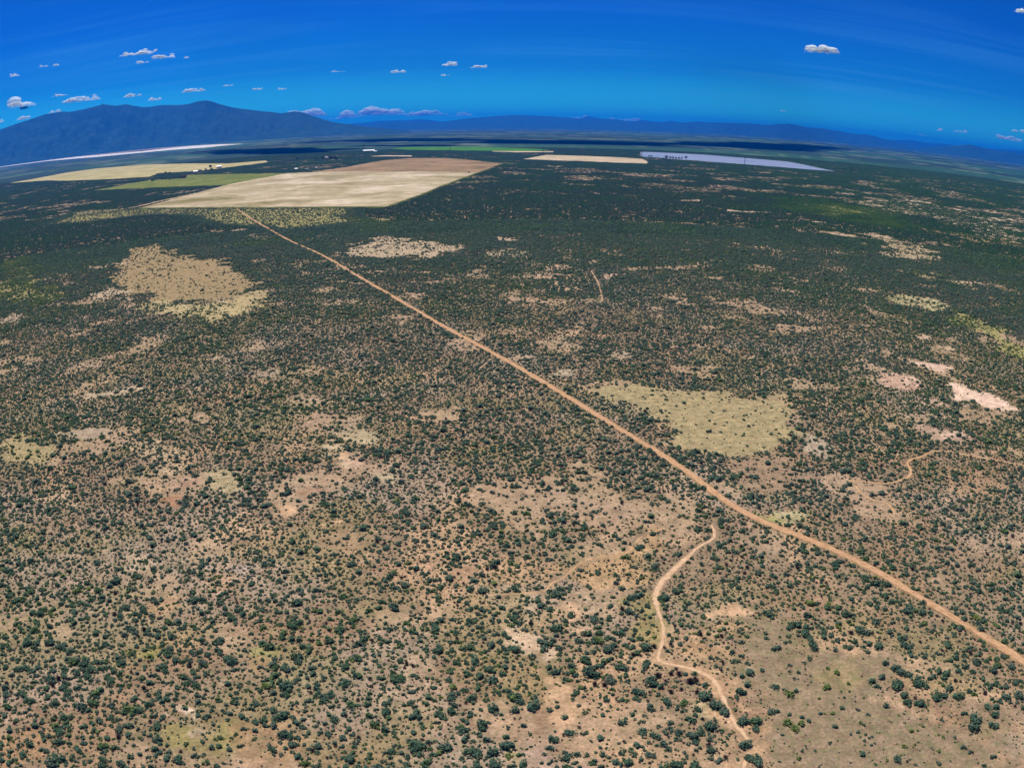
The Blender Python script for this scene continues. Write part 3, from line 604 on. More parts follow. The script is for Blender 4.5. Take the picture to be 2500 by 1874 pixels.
# ------------------------------------------------------------------ mountains
def range_mesh(name, px, d_front, d_crest, d_back, m, seed, ext=(0, 0), spur=.3, rows=46):
    el, azm = elaz(px); o = np.argsort(azm); el, azm = el[o], azm[o]
    a = np.arange(azm[0] - math.radians(ext[0]), azm[-1] + math.radians(ext[1]) + 1e-6, math.radians(.09))
    h = np.interp(a, azm, el)
    l_, r_ = a < azm[0], a > azm[-1]
    if ext[0]: h[l_] = el[0] - (azm[0] - a[l_]) * .12
    if ext[1]: h[r_] = el[-1] - (a[r_] - azm[-1]) * .05
    ad = np.degrees(a)
    dc = d_crest * (1 + .05 * (fbm(ad, ad * 0, 7, seed) - .5)); df = d_front * (1 + .05 * (fbm(ad, ad * 0, 5, seed + 3) - .5))
    h = np.maximum(CAM_H + np.tan(h + np.radians(.02) * (fbm(ad, ad * 0, .5, seed + 8, 4) - .5)) * dc, 0)
    u = np.r_[np.linspace(0, 1, rows), 1 + np.linspace(0, 1, 9)[1:]]
    U, A = np.meshgrid(u, a, indexing='ij'); AD = np.degrees(A)
    D = np.where(U <= 1, df + (dc - df) * U, dc + (d_back - dc) * (U - 1))
    base = np.where(U <= 1, .25 * U + .75 * U ** 2.0, np.clip(2 - U, 0, 1) ** 1.2)
    # spurs and gullies run down from the crest
    rg = np.abs(fbm(AD * 1.0 + 1.2 * fbm(AD, U * 3, 2.2, seed + 20), U * 1.1, 1.6, seed + 5, 5, .55) - .5) * 2
    rg2 = fbm(AD, U * 6, .8, seed + 31, 5, .6) - .5
    env = np.where(U <= 1, 4 * U * (1 - U), 0)
    z = h[None, :] * (base + env * (spur * (.32 - rg) * .55 + rg2 * .10))
    z = np.maximum(z, 0) - np.where((U == 0) | (U == 2), 8, 0)
    v = np.stack([D * np.sin(A), D * np.cos(A), z], -1).reshape(-1, 3)
    me = mesh_np(name, v, grid_faces(len(u), len(a))[:, ::-1], [m], True)
    return tag(link(name, me), kind='structure')
def mountain_mat(name, c1, c2, c3, lam):
    m = field_mat(name, c1, c2, c3, lam); return m
SIL_L = np.vstack([PX('c1', [(0, 303), (100, 268), (200, 235), (290, 205), (390, 190), (450, 190), (540, 172), (600, 157), (655, 143), (740, 152), (800, 142), (850, 152), (900, 160), (960, 158), (1030, 147), (1150, 147), (1200, 140), (1260, 122), (1310, 117), (1350, 125), (1400, 143), (1480, 163), (1600, 180), (1720, 192), (1790, 200), (1870, 188), (1920, 194), (2000, 222), (2100, 252), (2212, 268)]),
                   PX('c2', [(60, 260), (150, 271), (250, 286), (350, 296), (430, 303), (520, 309)])])
SIL_M = np.vstack([PX('c2', [(60, 292), (200, 282), (330, 262), (430, 256), (570, 252), (720, 256), (800, 244), (900, 232), (1000, 225), (1080, 216), (1200, 211), (1300, 214), (1400, 218), (1500, 225), (1600, 233), (1720, 236), (1850, 240), (1930, 253), (2050, 257), (2130, 258), (2212, 260)]),
                   PX('c3', [(50, 258), (130, 253), (250, 258), (400, 263), (500, 267), (590, 275), (660, 268), (720, 266), (780, 277), (830, 288), (950, 298), (1060, 317), (1150, 332), (1200, 333), (1260, 343), (1320, 362), (1430, 390), (1560, 415), (1700, 425), (1900, 445), (2212, 480)])])
SIL_F = np.vstack([PX('c2', [(120, 268), (180, 264), (250, 258), (330, 247), (430, 245), (500, 245), (570, 237), (640, 242), (720, 252), (800, 246), (1000, 240), (1500, 238), (1600, 233), (1640, 221), (1670, 219), (1690, 223), (1720, 231), (1850, 243), (1930, 253), (1975, 245), (2000, 240), (2050, 250), (2120, 255), (2180, 246), (2212, 251)]),
                   PX('c3', [(40, 263), (300, 290), (900, 320), (1260, 350), (1340, 365), (1430, 370), (1500, 370), (1580, 385), (1700, 393), (1790, 404), (1860, 409), (1920, 416), (2000, 425), (2100, 430), (2212, 436)])])
SIL_C = np.vstack([PX('c3', [(1480, 436), (1560, 425), (1640, 414), (1720, 409), (1790, 404), (1830, 400), (1860, 397.5), (1890, 402), (1930, 413), (2000, 429), (2060, 440), (2120, 448), (2170, 456), (2212, 468)])])
M_MTN = field_mat('scrub_slope', (.008, .045, .048), (.014, .065, .066), (.030, .080, .072), 260)
M_MTN2 = field_mat('far_slope', (.010, .05, .055), (.016, .066, .066), (.024, .08, .075), 600)
range_mesh('mountain', SIL_L, 16800, 19000, 24000, M_MTN, 3, ext=(14, 0), spur=.75)
range_mesh('mountain_range', SIL_M, 29000, 36000, 41000, M_MTN2, 14, ext=(0, 12), spur=.8)
range_mesh('far_hills', SIL_F, 42000, 47000, 52000, M_MTN2, 25, ext=(0, 10), spur=.6, rows=26)
range_mesh('hill', SIL_C, 25000, 27500, 28700, M_MTN2, 36, ext=(0, 8), spur=.6, rows=30)

# ------------------------------------------------------------------ haze
hm = bpy.data.materials.new('haze_air'); hm.use_nodes = True; t = hm.node_tree; t.nodes.clear()
pv = N(t, 'ShaderNodeVolumePrincipled'); pv.inputs['Color'].default_value = HAZE_COLOR; pv.inputs['Density'].default_value = HAZE_DENSITY
pv.inputs['Anisotropy'].default_value = 0.3
ho = N(t, 'ShaderNodeOutputMaterial'); L(t, pv.outputs[0], ho.inputs['Volume'])
HZ_TOP = 975.0
hz = link('haze', MB().box((0, 0, (HZ_TOP - 12) / 2), (132000, 132000, HZ_TOP + 12)).mesh('haze', hm)); tag(hz, kind='stuff', label='blue air fading the far plain and mountains')

# ------------------------------------------------------------------ clouds
def cloud_mat():
    m = bpy.data.materials.new('cloud_vapour'); m.use_nodes = True; t = m.node_tree; t.nodes.clear()
    c = N(t, 'ShaderNodeTexCoord')
    n = N(t, 'ShaderNodeTexNoise', i_Scale=8.0, i_Detail=6.0, i_Roughness=.7, i_Distortion=.5); L(t, c.outputs['Generated'], n.inputs['Vector'])
    s = N(t, 'ShaderNodeSeparateXYZ'); L(t, c.outputs['Generated'], s.inputs[0])
    hgt = N(t, 'ShaderNodeMapRange', i_1=0.0, i_2=0.55, i_3=-.50, i_4=0.12); L(t, s.outputs[2], hgt.inputs[0])
    ad = N(t, 'ShaderNodeMath', operation='ADD'); L(t, n.outputs[0], ad.inputs[0]); L(t, hgt.outputs[0], ad.inputs[1])
    r = N(t, 'ShaderNodeMapRange', i_1=.42, i_2=.66, i_3=0.0, i_4=.38); L(t, ad.outputs[0], r.inputs[0])
    d = N(t, 'ShaderNodeBsdfDiffuse', i_0=(.88, .975, .985, 1)); tl = N(t, 'ShaderNodeBsdfTranslucent', i_0=(.88, .975, .985, 1))
    # many scatterings inside a cloud even out the light: shade with a normal leaning to the sky
    g = N(t, 'ShaderNodeNewGeometry'); nm = N(t, 'ShaderNodeMix', data_type='VECTOR'); nm.inputs[0].default_value = .85
    L(t, g.outputs['Normal'], nm.inputs[4]); nm.inputs[5].default_value = (0, .1, 1)
    nn = N(t, 'ShaderNodeVectorMath', operation='NORMALIZE'); L(t, nm.outputs[1], nn.inputs[0])
    L(t, nn.outputs[0], d.inputs['Normal']); L(t, nn.outputs[0], tl.inputs['Normal'])
    m1 = N(t, 'ShaderNodeMixShader', i_0=.3); L(t, d.outputs[0], m1.inputs[1]); L(t, tl.outputs[0], m1.inputs[2])
    tp = N(t, 'ShaderNodeBsdfTransparent'); m2 = N(t, 'ShaderNodeMixShader'); L(t, r.outputs[0], m2.inputs[0])
    L(t, tp.outputs[0], m2.inputs[1]); L(t, m1.outputs[0], m2.inputs[2])
    o = N(t, 'ShaderNodeOutputMaterial'); L(t, m2.outputs[0], o.inputs[0]); return m
M_CLOUD = cloud_mat()
_b = bmesh.new(); bmesh.ops.create_icosphere(_b, subdivisions=2, radius=1.0)
ICO_V = np.array([v.co[:] for v in _b.verts]); ICO_F = np.array([[v.index for v in f.verts] for f in _b.faces]); _b.free()
def cloud_mesh(name, w, h, n, seed, flat=.35):
    rg = np.random.default_rng(seed); V, F = [], []
    lump = rg.uniform(.35, 1.0, 7); lump[rg.integers(1, 6)] = 1.0; lump[0] = lump[-1] = .12
    for i in range(n):
        x = np.clip(rg.normal(0, .25), -.46, .46) if i % 3 else -.44 + .88 * (i // 3) / max(1, (n - 1) // 3); top = h * np.interp(x, np.linspace(-.5, .5, 7), lump)
        r = h * rg.uniform(.12, .30) * (.55 + .6 * np.interp(x, np.linspace(-.5, .5, 7), lump))
        zc = rg.uniform(.08, 1) ** .8 * max(top - r, r * .4)
        yc = rg.normal(0, .35) * h
        p = ICO_V * (1 + .45 * (np.array([mnoise.noise(Vector(q * 1.7 + i * 3.1 + seed)) for q in ICO_V])[:, None]))
        p = p * np.array([r * rg.uniform(1.2, 2.1), r * 1.5, r]) + np.array([x * w, yc, zc])
        p[:, 2] = np.maximum(p[:, 2], -h * .05 + p[:, 2] * .1)
        F.append(ICO_F + len(V) * len(ICO_V)); V.append(p)
    return mesh_np(name, np.vstack(V), np.vstack(F), [M_CLOUD], True)
CLOUDS = [  # view, x0, x1, top, bottom, puffs, label
    ('p', 291, 373, 117, 140, 46, 'largest white puff of the cluster high above the left mountain'),
    ('p', 370, 428, 131, 147, 30, 'white two-humped puff right of the largest one above the left mountain'),
    ('p', 331, 367, 145, 157, 22, 'small rounded puff just under the largest cloud above the left mountain'),
    ('p', 373, 386, 117, 128, 8, 'tiny scrap of cloud at the upper right of the largest puff'),
    ('p', 449, 461, 135, 144, 8, 'tiny curved wisp right of the two-humped puff'),
    ('p', 95, 122, 157, 165, 14, 'thin flat cloud high on the left, left of its twin wisp'),
    ('p', 127, 147, 155, 163, 12, 'small wisp just right of the thin flat cloud high on the left'),
    ('p', 23, 53, 177, 190, 16, 'small slanting cloud near the left edge, high above the big cumulus'),
    ('p', 26, 95, 231, 270, 60, 'biggest cumulus with a bright rim and dark middle near the left edge'),
    ('p', 128, 169, 226, 238, 18, 'faint flat puff right of the biggest cumulus'),
    ('p', 146, 250, 231, 254, 50, 'long stepped cloud over the left shoulder of the mountain'),
    ('p', 299, 334, 225, 241, 24, 'white humped cloud above the mountain, left of its main saddle'),
    ('p', 334, 352, 229, 236, 8, 'small trailing scrap right of the humped cloud above the mountain'),
    ('p', 356, 399, 237, 250, 22, 'low cloud resting just above the saddle of the left mountain'),
    ('p', 433, 507, 212, 229, 34, 'wide flat cloud directly above the highest peak of the left mountain'),
    ('p', 540, 572, 205, 212, 12, 'thin cloud streak up and right of the highest peak'),
    ('p', 613, 645, 214, 222, 14, 'small flat cloud right of the thin streak beyond the peak'),
    ('p', 675, 702, 212, 221, 10, 'faint scrap of cloud above the right flank of the left mountain'),
    ('p', 808, 850, 170, 178, 14, 'thin wisp alone in mid sky, left of the middle group'),
    ('p', 955, 998, 168, 182, 20, 'small slanted puff left of the stacked pair in mid sky'),
    ('p', 1074, 1114, 146, 166, 18, 'ragged upper cloud of the stacked pair in mid sky'),
    ('p', 1073, 1103, 179, 188, 12, 'flat lower cloud of the stacked pair in mid sky'),
    ('p', 1149, 1195, 153, 169, 20, 'small puff right of the stacked pair in mid sky'),
    ('p', 113, 149, 266, 279, 18, 'low cloud touching the left slope of the mountain'),
    ('p', 43, 72, 280, 296, 16, 'faint curved cloud low above the far left slope'),
    ('p', -6, 13, 289, 302, 10, 'low cloud cut by the left edge of the photo'),
    ('p', 1974, 2046, 102, 136, 44, 'lone white cloud high in the right half of the sky'),
    ('p', 1900, 1923, 268, 274, 10, 'tiny streak of cloud low above the right mountain range'),
    ('p', 2243, 2262, 324, 332, 10, 'small bright cloud just over the right end of the range'),
    ('p', 2283, 2305, 313, 323, 10, 'faint round cloud low in the sky near the right edge'),
    ('p', 2319, 2366, 313, 326, 18, 'faint flat cloud between the round one and the right edge'),
    ('p', 2468, 2506, 312, 326, 16, 'cloud at the right edge, above the ragged low bank'),
    ('p', 2424, 2497, 329, 347, 28, 'ragged low bank of cloud at the far right above the hills'),
    ('p', 2478, 2520, 12, 36, 16, 'cloud at the top right corner of the photo'),
    ('p', 684, 735, 268, 287, 24, 'low cloud behind the right hump of the left mountain'),
    ('p', 728, 800, 263, 296, 36, 'left end of the long cloud bank between the two mountains'),
    ('p', 790, 880, 266, 300, 50, 'broken left half of the long cloud bank between the mountains'),
    ('p', 860, 1000, 254, 292, 80, 'tallest billowing middle of the long cloud bank between the mountains'),
    ('p', 985, 1090, 266, 290, 46, 'right half of the long cloud bank above the far range'),
    ('p', 1080, 1168, 272, 289, 34, 'thin right tail of the long cloud bank above the far range'),
    ('p', 1388, 1450, 281, 296, 24, 'low distant cloud behind the small middle peak of the range'),
    ('p', 1470, 1574, 280, 299, 40, 'low distant cloud right of the small middle peak of the range'),
]
for i, (k, x0, x1, yt, yb, n, lab) in enumerate(CLOUDS):
    (e0, e1), (a0, a1) = elaz([((x0 + x1) / 2, yb), ((x0 + x1) / 2, yt)])
    _, aa = elaz([(x0, yb), (x1, yb)])
    d = min(max(2500 / math.tan(max(e0, .02)), 20000), 110000)
    if d < 78000: d = max(d, 20000)
    am = (aa[0] + aa[1]) / 2; w = (aa[1] - aa[0]) * d * 1.04; h = (math.tan(e1) - math.tan(e0)) * d
    d_ok = d
    z0 = CAM_H + math.tan(e0) * d
    if z0 < HZ_TOP + 100: d_ok = max(d, 99000); f = d_ok / d; w, h = w * f, h * f; z0 = CAM_H + math.tan(e0) * d_ok
    o = link('cloud', cloud_mesh('cloud', w, h, max(int(n * .8) + 4, int(5 * w / h)), 100 + i))
    o.location = (math.sin(am) * d_ok, math.cos(am) * d_ok, z0); o.rotation_euler = (0, 0, -am)
    tag(o, lab, 'cloud', 'white fair-weather clouds')
# clouds above the frame, over the far plain: their shadows make the dark bands there
V, F = [], []
rg = np.random.default_rng(5)
for (px0, px1, yt, yb) in ((480, 840, 366, 372), (800, 1230, 341, 347), (830, 1180, 355.5, 358.5), (1260, 1560, 344, 353), (1640, 2040, 354, 361), (560, 780, 371, 375)):
    q = gnd([(px0, (yt + yb) / 2), (px1, (yt + yb) / 2), ((px0 + px1) / 2, yt), ((px0 + px1) / 2, yb)])
    for j in range(60):
        u, v_ = rg.uniform(0, 1), np.clip(rg.normal(.5, .22), 0, 1)
        if v_ > 1 - abs(u - .5) * 1.1 or v_ < abs(u - .5) * 1.1: continue
        c = q[0] * (1 - u) + q[1] * u; c = c + (q[2] - q[3]) * (v_ - .5)
        rr = np.linalg.norm(q[2] - q[3]) * rg.uniform(.12, .25)
        off = 3900 / math.tan(SUN_EL)
        p = ICO_V * np.array([rr * 2.0, rr, rr * .6]) + np.array([c[0] + math.sin(SUN_AZ) * off, c[1] + math.cos(SUN_AZ) * off, 3900 + rg.uniform(0, 200)])
        F.append(ICO_F + len(V) * len(ICO_V)); V.append(p)
M_CL2 = mat('thick_cloud', (.95, .95, .95), 1.0, 0.0)
tag(link('overhead_clouds', mesh_np('overhead_clouds', np.vstack(V), np.vstack(F), [M_CL2], True)), kind='stuff', label='overhead clouds whose shadows band the far plain')

# ------------------------------------------------------------------ power line
M_WOOD = mat('weathered_pole', (.045, .035, .03), noise=(.5, .3)); M_STEEL = mat('dull_steel', (.16, .16, .17), .5, .4)
M_GLASSY = mat('porcelain', (.25, .24, .22), .3, .5)
def frame_meshes(H):
    pole = MB().tube([(0, 0, -1), (0, 0, H)], [.55, .34], 8).mesh('pole', M_WOOD)
    arm = MB().box((0, 0, H * .88), (11.5, .4, .5)).mesh('crossarm', M_WOOD)
    brace = MB().tube([(-2.0, 0, H * .60), (2.0, 0, H * .80)], [.16, .16], 5).tube([(2.0, .35, H * .60), (-2.0, .35, H * .80)], [.16, .16], 5).mesh('cross_brace', M_WOOD)
    ins = MB().tube([(0, 0, H * .87), (0, 0, H * .87 - 2.0)], [.18, .18], 6).mesh('insulator', M_GLASSY)
    return pole, arm, brace, ins
PM = frame_meshes(31.0)
PYL = [('z1', 632, 497, 'leftmost power pole, in front of the white playa near the left edge'), ('z1', 1265, 440, 'second power pole from the left, in front of the playa'),
       ('z2', 1560, 342, 'power pole beyond the right tip of the playa, above the ranch'), ('z3', 465, 351, 'power pole beside the long white shed roof'),
       ('z3', 1575, 360, 'power pole in front of the bright green field'), ('z4', 658, 415, 'power pole at the right end of the bright green field'),
       ('z4', 1935, 459, 'power pole at the left end of the lake'), ('z5', 1073, 510, 'power pole in front of the middle of the lake'),
       ('z6', 133, 522, 'power pole right of the tip of the lake'), ('z6', 1332, 650, 'rightmost power pole, on the green plain below the right hills')]
pg = [G(k, [(x, y)])[0] for k, x, y, _ in PYL]
for i, (k, x, y, lab) in enumerate(PYL):
    t0, t1 = pg[max(i - 1, 0)], pg[min(i + 1, len(pg) - 1)]; ang = math.atan2(t1[1] - t0[1], t1[0] - t0[0])
    r = empty('power_pole', (pg[i][0], pg[i][1], 0), ang + math.pi / 2); tag(r, lab, 'power pole', 'poles of the power line across the plain')
    for dx_ in (-2.0, 2.0):
        p = link('pole', PM[0], r); p.location = (dx_, 0, 0)
    link('crossarm', PM[1], r); link('cross_brace', PM[2], r)
    for dx_ in (-4.6, 0, 4.6):
        p = link('insulator', PM[3], r); p.location = (dx_, 0, 0)

# radio masts on the left mountain's shoulder
for px_, hh, lab in ((252.5, 62, 'taller radio mast on the left shoulder of the mountain'), (247.5, 40, 'shorter radio mast left of the taller one on the mountain')):
    e, a_ = elaz([(px_, 255.5)]); d = 19000 * .985
    r = empty('radio_mast', (math.sin(a_[0]) * d, math.cos(a_[0]) * d, CAM_H + math.tan(e[0]) * d - 6)); tag(r, lab, 'radio mast', 'radio masts on the mountain')
    link('mast', MB().tube([(0, 0, 0), (0, 0, hh)], [4.0, 1.6], 4).mesh('mast', M_STEEL), r)
    link('antenna', MB().tube([(0, 0, hh), (0, 0, hh + 14)], [1.0, .6], 5).mesh('antenna', M_STEEL), r)
    link('hut', MB().box((7, 0, 3), (8, 6, 6)).mesh('hut', M_STEEL), r)

# ------------------------------------------------------------------ ranch buildings
M_WHITE = mat('white_metal_roof', (.80, .80, .80), .5, .4, (.3, .06)); M_GREY = mat('grey_roof', (.30, .30, .31), .7, .3, (.4, .15))
M_DKROOF = mat('dark_roof', (.08, .07, .07), .8, .2, (.4, .2)); M_WALL = mat('pale_siding', (.52, .50, .46), .8, .2, (.5, .08))
M_WALL2 = mat('brown_siding', (.22, .15, .11), .8, .2, (.5, .12)); M_DOOR = mat('door_paint', (.12, .10, .09), .6, .3); M_PANE = mat('window_glass', (.05, .06, .08), .1, .6)
def building(name, k, x, y, w, dpt, h, rise, rz, mr, mwl, lab, cat, ndoor=1, nwin=2, chim=False):
    w, dpt, h, rise = w * .6, dpt * .75, h * .85, rise * .8
    g = G(k, [(x, y)])[0]; r = empty(name, (g[0], g[1], 0), rz); tag(r, lab, cat, 'ranch buildings on the plain')
    b = MB(); X, Y = w / 2, dpt / 2
    b.poly([(-X, -Y, -.3), (X, -Y, -.3), (X, Y, -.3), (-X, Y, -.3), (-X, -Y, h), (X, -Y, h), (X, Y, h), (-X, Y, h), (-X, 0, h + rise), (X, 0, h + rise)],
           [(0, 1, 5, 4), (2, 3, 7, 6), (1, 2, 6, 9, 5), (3, 0, 4, 8, 7)])
    link('wall', b.mesh('wall', mwl), r)
    o_ = .6; q = MB()
    for s in (-1, 1):
        q.poly([(-X - o_, 0, h + rise + .25), (X + o_, 0, h + rise + .25), (X + o_, s * (Y + o_), h - .1 + .25), (-X - o_, s * (Y + o_), h - .1 + .25),
                (-X - o_, 0, h + rise + .05), (X + o_, 0, h + rise + .05), (X + o_, s * (Y + o_), h - .1 + .05), (-X - o_, s * (Y + o_), h - .1 + .05)],
               [(0, 1, 2, 3), (7, 6, 5, 4), (3, 2, 6, 7), (0, 3, 7, 4), (1, 5, 6, 2)])
    rf = link('roof', q.mesh('roof', mr), r)
    if chim: link('chimney', MB().box((X * .4, Y * .3, h + rise + .5), (.9, .9, 2.2)).mesh('chimney', M_WALL2), rf)
    for j in range(ndoor): link('door', MB().box(((j - (ndoor - 1) / 2) * w / (ndoor + .2), -Y - .05, min(h * .4, 1.6)), (min(w / 4, 3.6 if h > 4 else 1.1), .12, min(h * .8, 3.2))).mesh('door', M_DOOR), r)
    for j in range(nwin): link('window', MB().box(((j + .5 - nwin / 2) * w / nwin * .8 + .9, -Y - .05, h * .62), (1.3, .1, 1.1)).mesh('window', M_PANE), r)
    return r
building('barn', 'z2', 712, 580, 30, 16, 7, 4, .15, M_WHITE, M_WALL2, 'white roofed barn beside the big round tree on the ranch', 'barn', 2, 2)
building('ranch_house', 'z2', 411, 635, 26, 13, 4, 3, .1, M_WHITE, M_WALL, 'white roofed ranch house left of the dark roofed one', 'house', 1, 4, True)
building('ranch_house', 'z2', 462, 622, 20, 11, 4, 3, -.2, M_DKROOF, M_WALL, 'dark roofed ranch house right of the white roofed one', 'house', 1, 3, True)
building('shed', 'z2', 330, 638, 17, 9, 4, 2, .3, M_GREY, M_WALL2, 'grey roofed shed left of the white ranch house', 'shed', 1, 1)
building('shed', 'z2', 1705, 605, 15, 10, 4.5, 2, 0, M_WHITE, M_WALL, 'small white shed above the far left corner of the pale field', 'shed', 1, 1)
building('trailer', 'z2', 1840, 604, 18, 5, 3.4, .8, -.1, M_GREY, M_WALL, 'long pale trailer right of the small white shed', 'trailer', 1, 3)
building('trailer', 'z2', 1960, 585, 12, 5, 3.2, .8, .5, M_WHITE, M_WALL, 'short pale trailer at the right of the yard above the pale field', 'trailer', 1, 2)
building('ranch_house', 'z2', 2090, 459, 26, 15, 5, 4, 0, M_GREY, M_WALL, 'grey house among trees on the far side of the pale field', 'house', 1, 3, True)
building('long_shed', 'z3', 530, 369, 95, 24, 6, 5, .05, M_WHITE, M_WALL, 'long shed with a bright white roof far out on the plain', 'shed', 3, 4)
building('low_shed', 'z3', 612, 373, 26, 12, 4, 2.5, 0, M_WHITE, M_WALL, 'low white shed at the right end of the long white shed', 'shed', 1, 2)
building('hay_shed', 'z4', 1166, 357, 34, 16, 7, 2, -.1, M_DKROOF, M_WALL2, 'dark hay shed at the back of the green block beyond the dry field', 'shed', 2, 0)

# ------------------------------------------------------------------ foliage meshes
def leaves(rg, centres, radii, n, size, up=.35, zmin=.02):
    """many leaf-sized faces spread through lobes; returns verts, tris"""
    k = rg.integers(0, len(centres), n); c = np.asarray(centres)[k]; r = np.asarray(radii)[k]
    d = rg.normal(size=(n, 3)); d /= np.linalg.norm(d, axis=1)[:, None]
    rr = rg.uniform(.45, 1.0, n) ** .5
    p = c + d * (r * rr)[:, None] * np.array([1, 1, .85]); p[:, 2] = np.maximum(np.abs(p[:, 2]), zmin)
    nrm = d * .8 + rg.normal(size=(n, 3)) * .45 + np.array([0, 0, up]); nrm /= np.linalg.norm(nrm, axis=1)[:, None]
    u = np.cross(nrm, rg.normal(size=(n, 3))); u /= np.linalg.norm(u, axis=1)[:, None]; w = np.cross(nrm, u)
    s = size * rg.uniform(.6, 1.35, n)[:, None]
    v = np.stack([p + u * s, p - u * s * .6 + w * s * .9, p - u * s * .6 - w * s * .9], 1).reshape(-1, 3)
    v[:, 2] = np.maximum(v[:, 2], 0.0)
    return v, np.arange(len(v)).reshape(-1, 3)
def shrub_geo(rg, n, size, lobes, spread, flat=.75, twig=False):
    cs, rs = [], []
    for i in range(lobes):
        a_ = rg.uniform(0, 6.28); q = spread * math.sqrt(rg.uniform(0, 1)); r = rg.uniform(.24, .6) * (1 - .25 * q)
        cs.append((q * math.cos(a_), q * math.sin(a_), r * flat)); rs.append(r)
    if twig:  # bare upright twigs: long thin faces fanning out from the base
        V = []
        for i in range(n):
            a_ = rg.uniform(0, 6.28); t_ = rg.uniform(.1, 1.15); ln = rg.uniform(.6, 1.05)
            d = np.array([math.cos(a_) * math.sin(t_), math.sin(a_) * math.sin(t_), math.cos(t_)]); s_ = d * ln * rg.uniform(.15, .5)
            u = np.cross(d, rg.normal(size=3)); u *= .045 * size / np.linalg.norm(u)
            V += [s_ - u, s_ + u, d * ln * np.array([1, 1, .85])]
        return np.array(V), np.arange(3 * n).reshape(-1, 3)
    v, f = leaves(rg, cs, rs, n, size)
    k = np.percentile(np.hypot(v[:, 0], v[:, 1]), 94)      # a crown of size 1 is one metre in radius
    return v / np.array([k, k, max(k, .85)]), f
def stems_mb(rg, n, rad=.035, ln=.55):
    b = MB()
    for i in range(n):
        a_ = rg.uniform(0, 6.28); t_ = rg.uniform(.2, .9)
        p1 = (math.cos(a_) * math.sin(t_) * ln * .5, math.sin(a_) * math.sin(t_) * ln * .5, math.cos(t_) * ln * .55)
        p2 = (p1[0] * 1.9, p1[1] * 1.9, p1[2] * 1.8)
        b.tube([(0, 0, -.05), p1, p2], [rad, rad * .7, rad * .3], 4)
    return b

KINDS = [('sagebrush', 'green'), ('sagebrush', 'green'), ('sagebrush', 'green'), ('sagebrush', 'green'), ('dry', 'grey'), ('dry', 'grey')]
CROWN, STEM = [], []
for i, (kd, _) in enumerate(KINDS):
    rg = np.random.default_rng(40 + i)
    if kd == 'dry':
        v, f = shrub_geo(rg, 170, 1.0, 5, .5, twig=True); m_ = M_TWIG
    else:
        v, f = shrub_geo(rg, 330, .15, [9, 6, 12, 7][i], [.62, .45, .74, .55][i], [.75, .9, .62, .8][i]); m_ = M_LEAF
    CROWN.append(mesh_np('crown', v, f, [m_])); STEM.append(stems_mb(rg, 6 if kd != 'dry' else 9).mesh('stem', M_STEM))

VAR = bpy.data.collections.new('shrub_kinds')     # sources for the scattered stuff; not linked to the scene
def variant(name, v, f, m_):
    o = bpy.data.objects.new(name, mesh_np(name, v, f, [m_])); VAR.objects.link(o)
for i in range(6):
    rg = np.random.default_rng(60 + i)
    v, f = shrub_geo(rg, 130, .21, [9, 5, 12, 6, 9, 4][i], [.62, .4, .74, .55, .65, .3][i], [.75, .9, .62, .8, .7, .95][i]); variant('a%d_leafy' % i, v, f, M_LEAF)
for i in range(2):
    rg = np.random.default_rng(80 + i); v, f = shrub_geo(rg, 70, 1.5, 5, .5, twig=True); variant('b%d_dry' % i, v, f, M_TWIG)
for i in range(4):   # far clumps: a dozen shrubs over about ten metres
    rg = np.random.default_rng(90 + i); V, F, nv = [], [], 0
    for j in range(15):
        v, f = shrub_geo(rg, 34, .36, 4, .45, .8); s_ = rg.uniform(.45, 1.05); v = v * s_ + np.array([rg.uniform(-5.2, 5.2), rg.uniform(-5.2, 5.2), 0])
        V.append(v); F.append(f + nv); nv += len(v)
    variant('c%d_clump' % i, np.vstack(V), np.vstack(F), M_FAR)

# ------------------------------------------------------------------ where the shrubs stand
def scatter(r0, r1, cell, base, half, clear=0.0):
    xs = np.arange(-r1 * math.sin(half), r1 * math.sin(half), cell); ys = np.arange(0, r1, cell)
    X, Y = np.meshgrid(xs, ys); X = X.ravel() + RNG.uniform(0, cell, X.size); Y = Y.ravel() + RNG.uniform(0, cell, Y.size)
    r = np.hypot(X, Y); k = (r > r0) & (r < r1) & (np.abs(np.arctan2(X, Y)) < half); X, Y = X[k], Y[k]
    _, dens, tint, _ = evaluate(X, Y)
    for f in FIELDS: dens = np.where(sdist(X, Y, f) > -4, 0, dens)
    for ln, w in LINES:
        lo, hi = ln.min(0) - 12, ln.max(0) + 12
        m = (X > lo[0]) & (X < hi[0]) & (Y > lo[1]) & (Y < hi[1])
        if m.any(): dd = pdist(X[m], Y[m], ln); dens[m] = np.where(dd < w * .62 + .5 + clear, 0, dens[m])
    p = dens * base * cell * cell
    k = RNG.uniform(0, 1, len(X)) < p
    return X[k], Y[k], tint[k], dens[k]
HALF = math.radians(43)
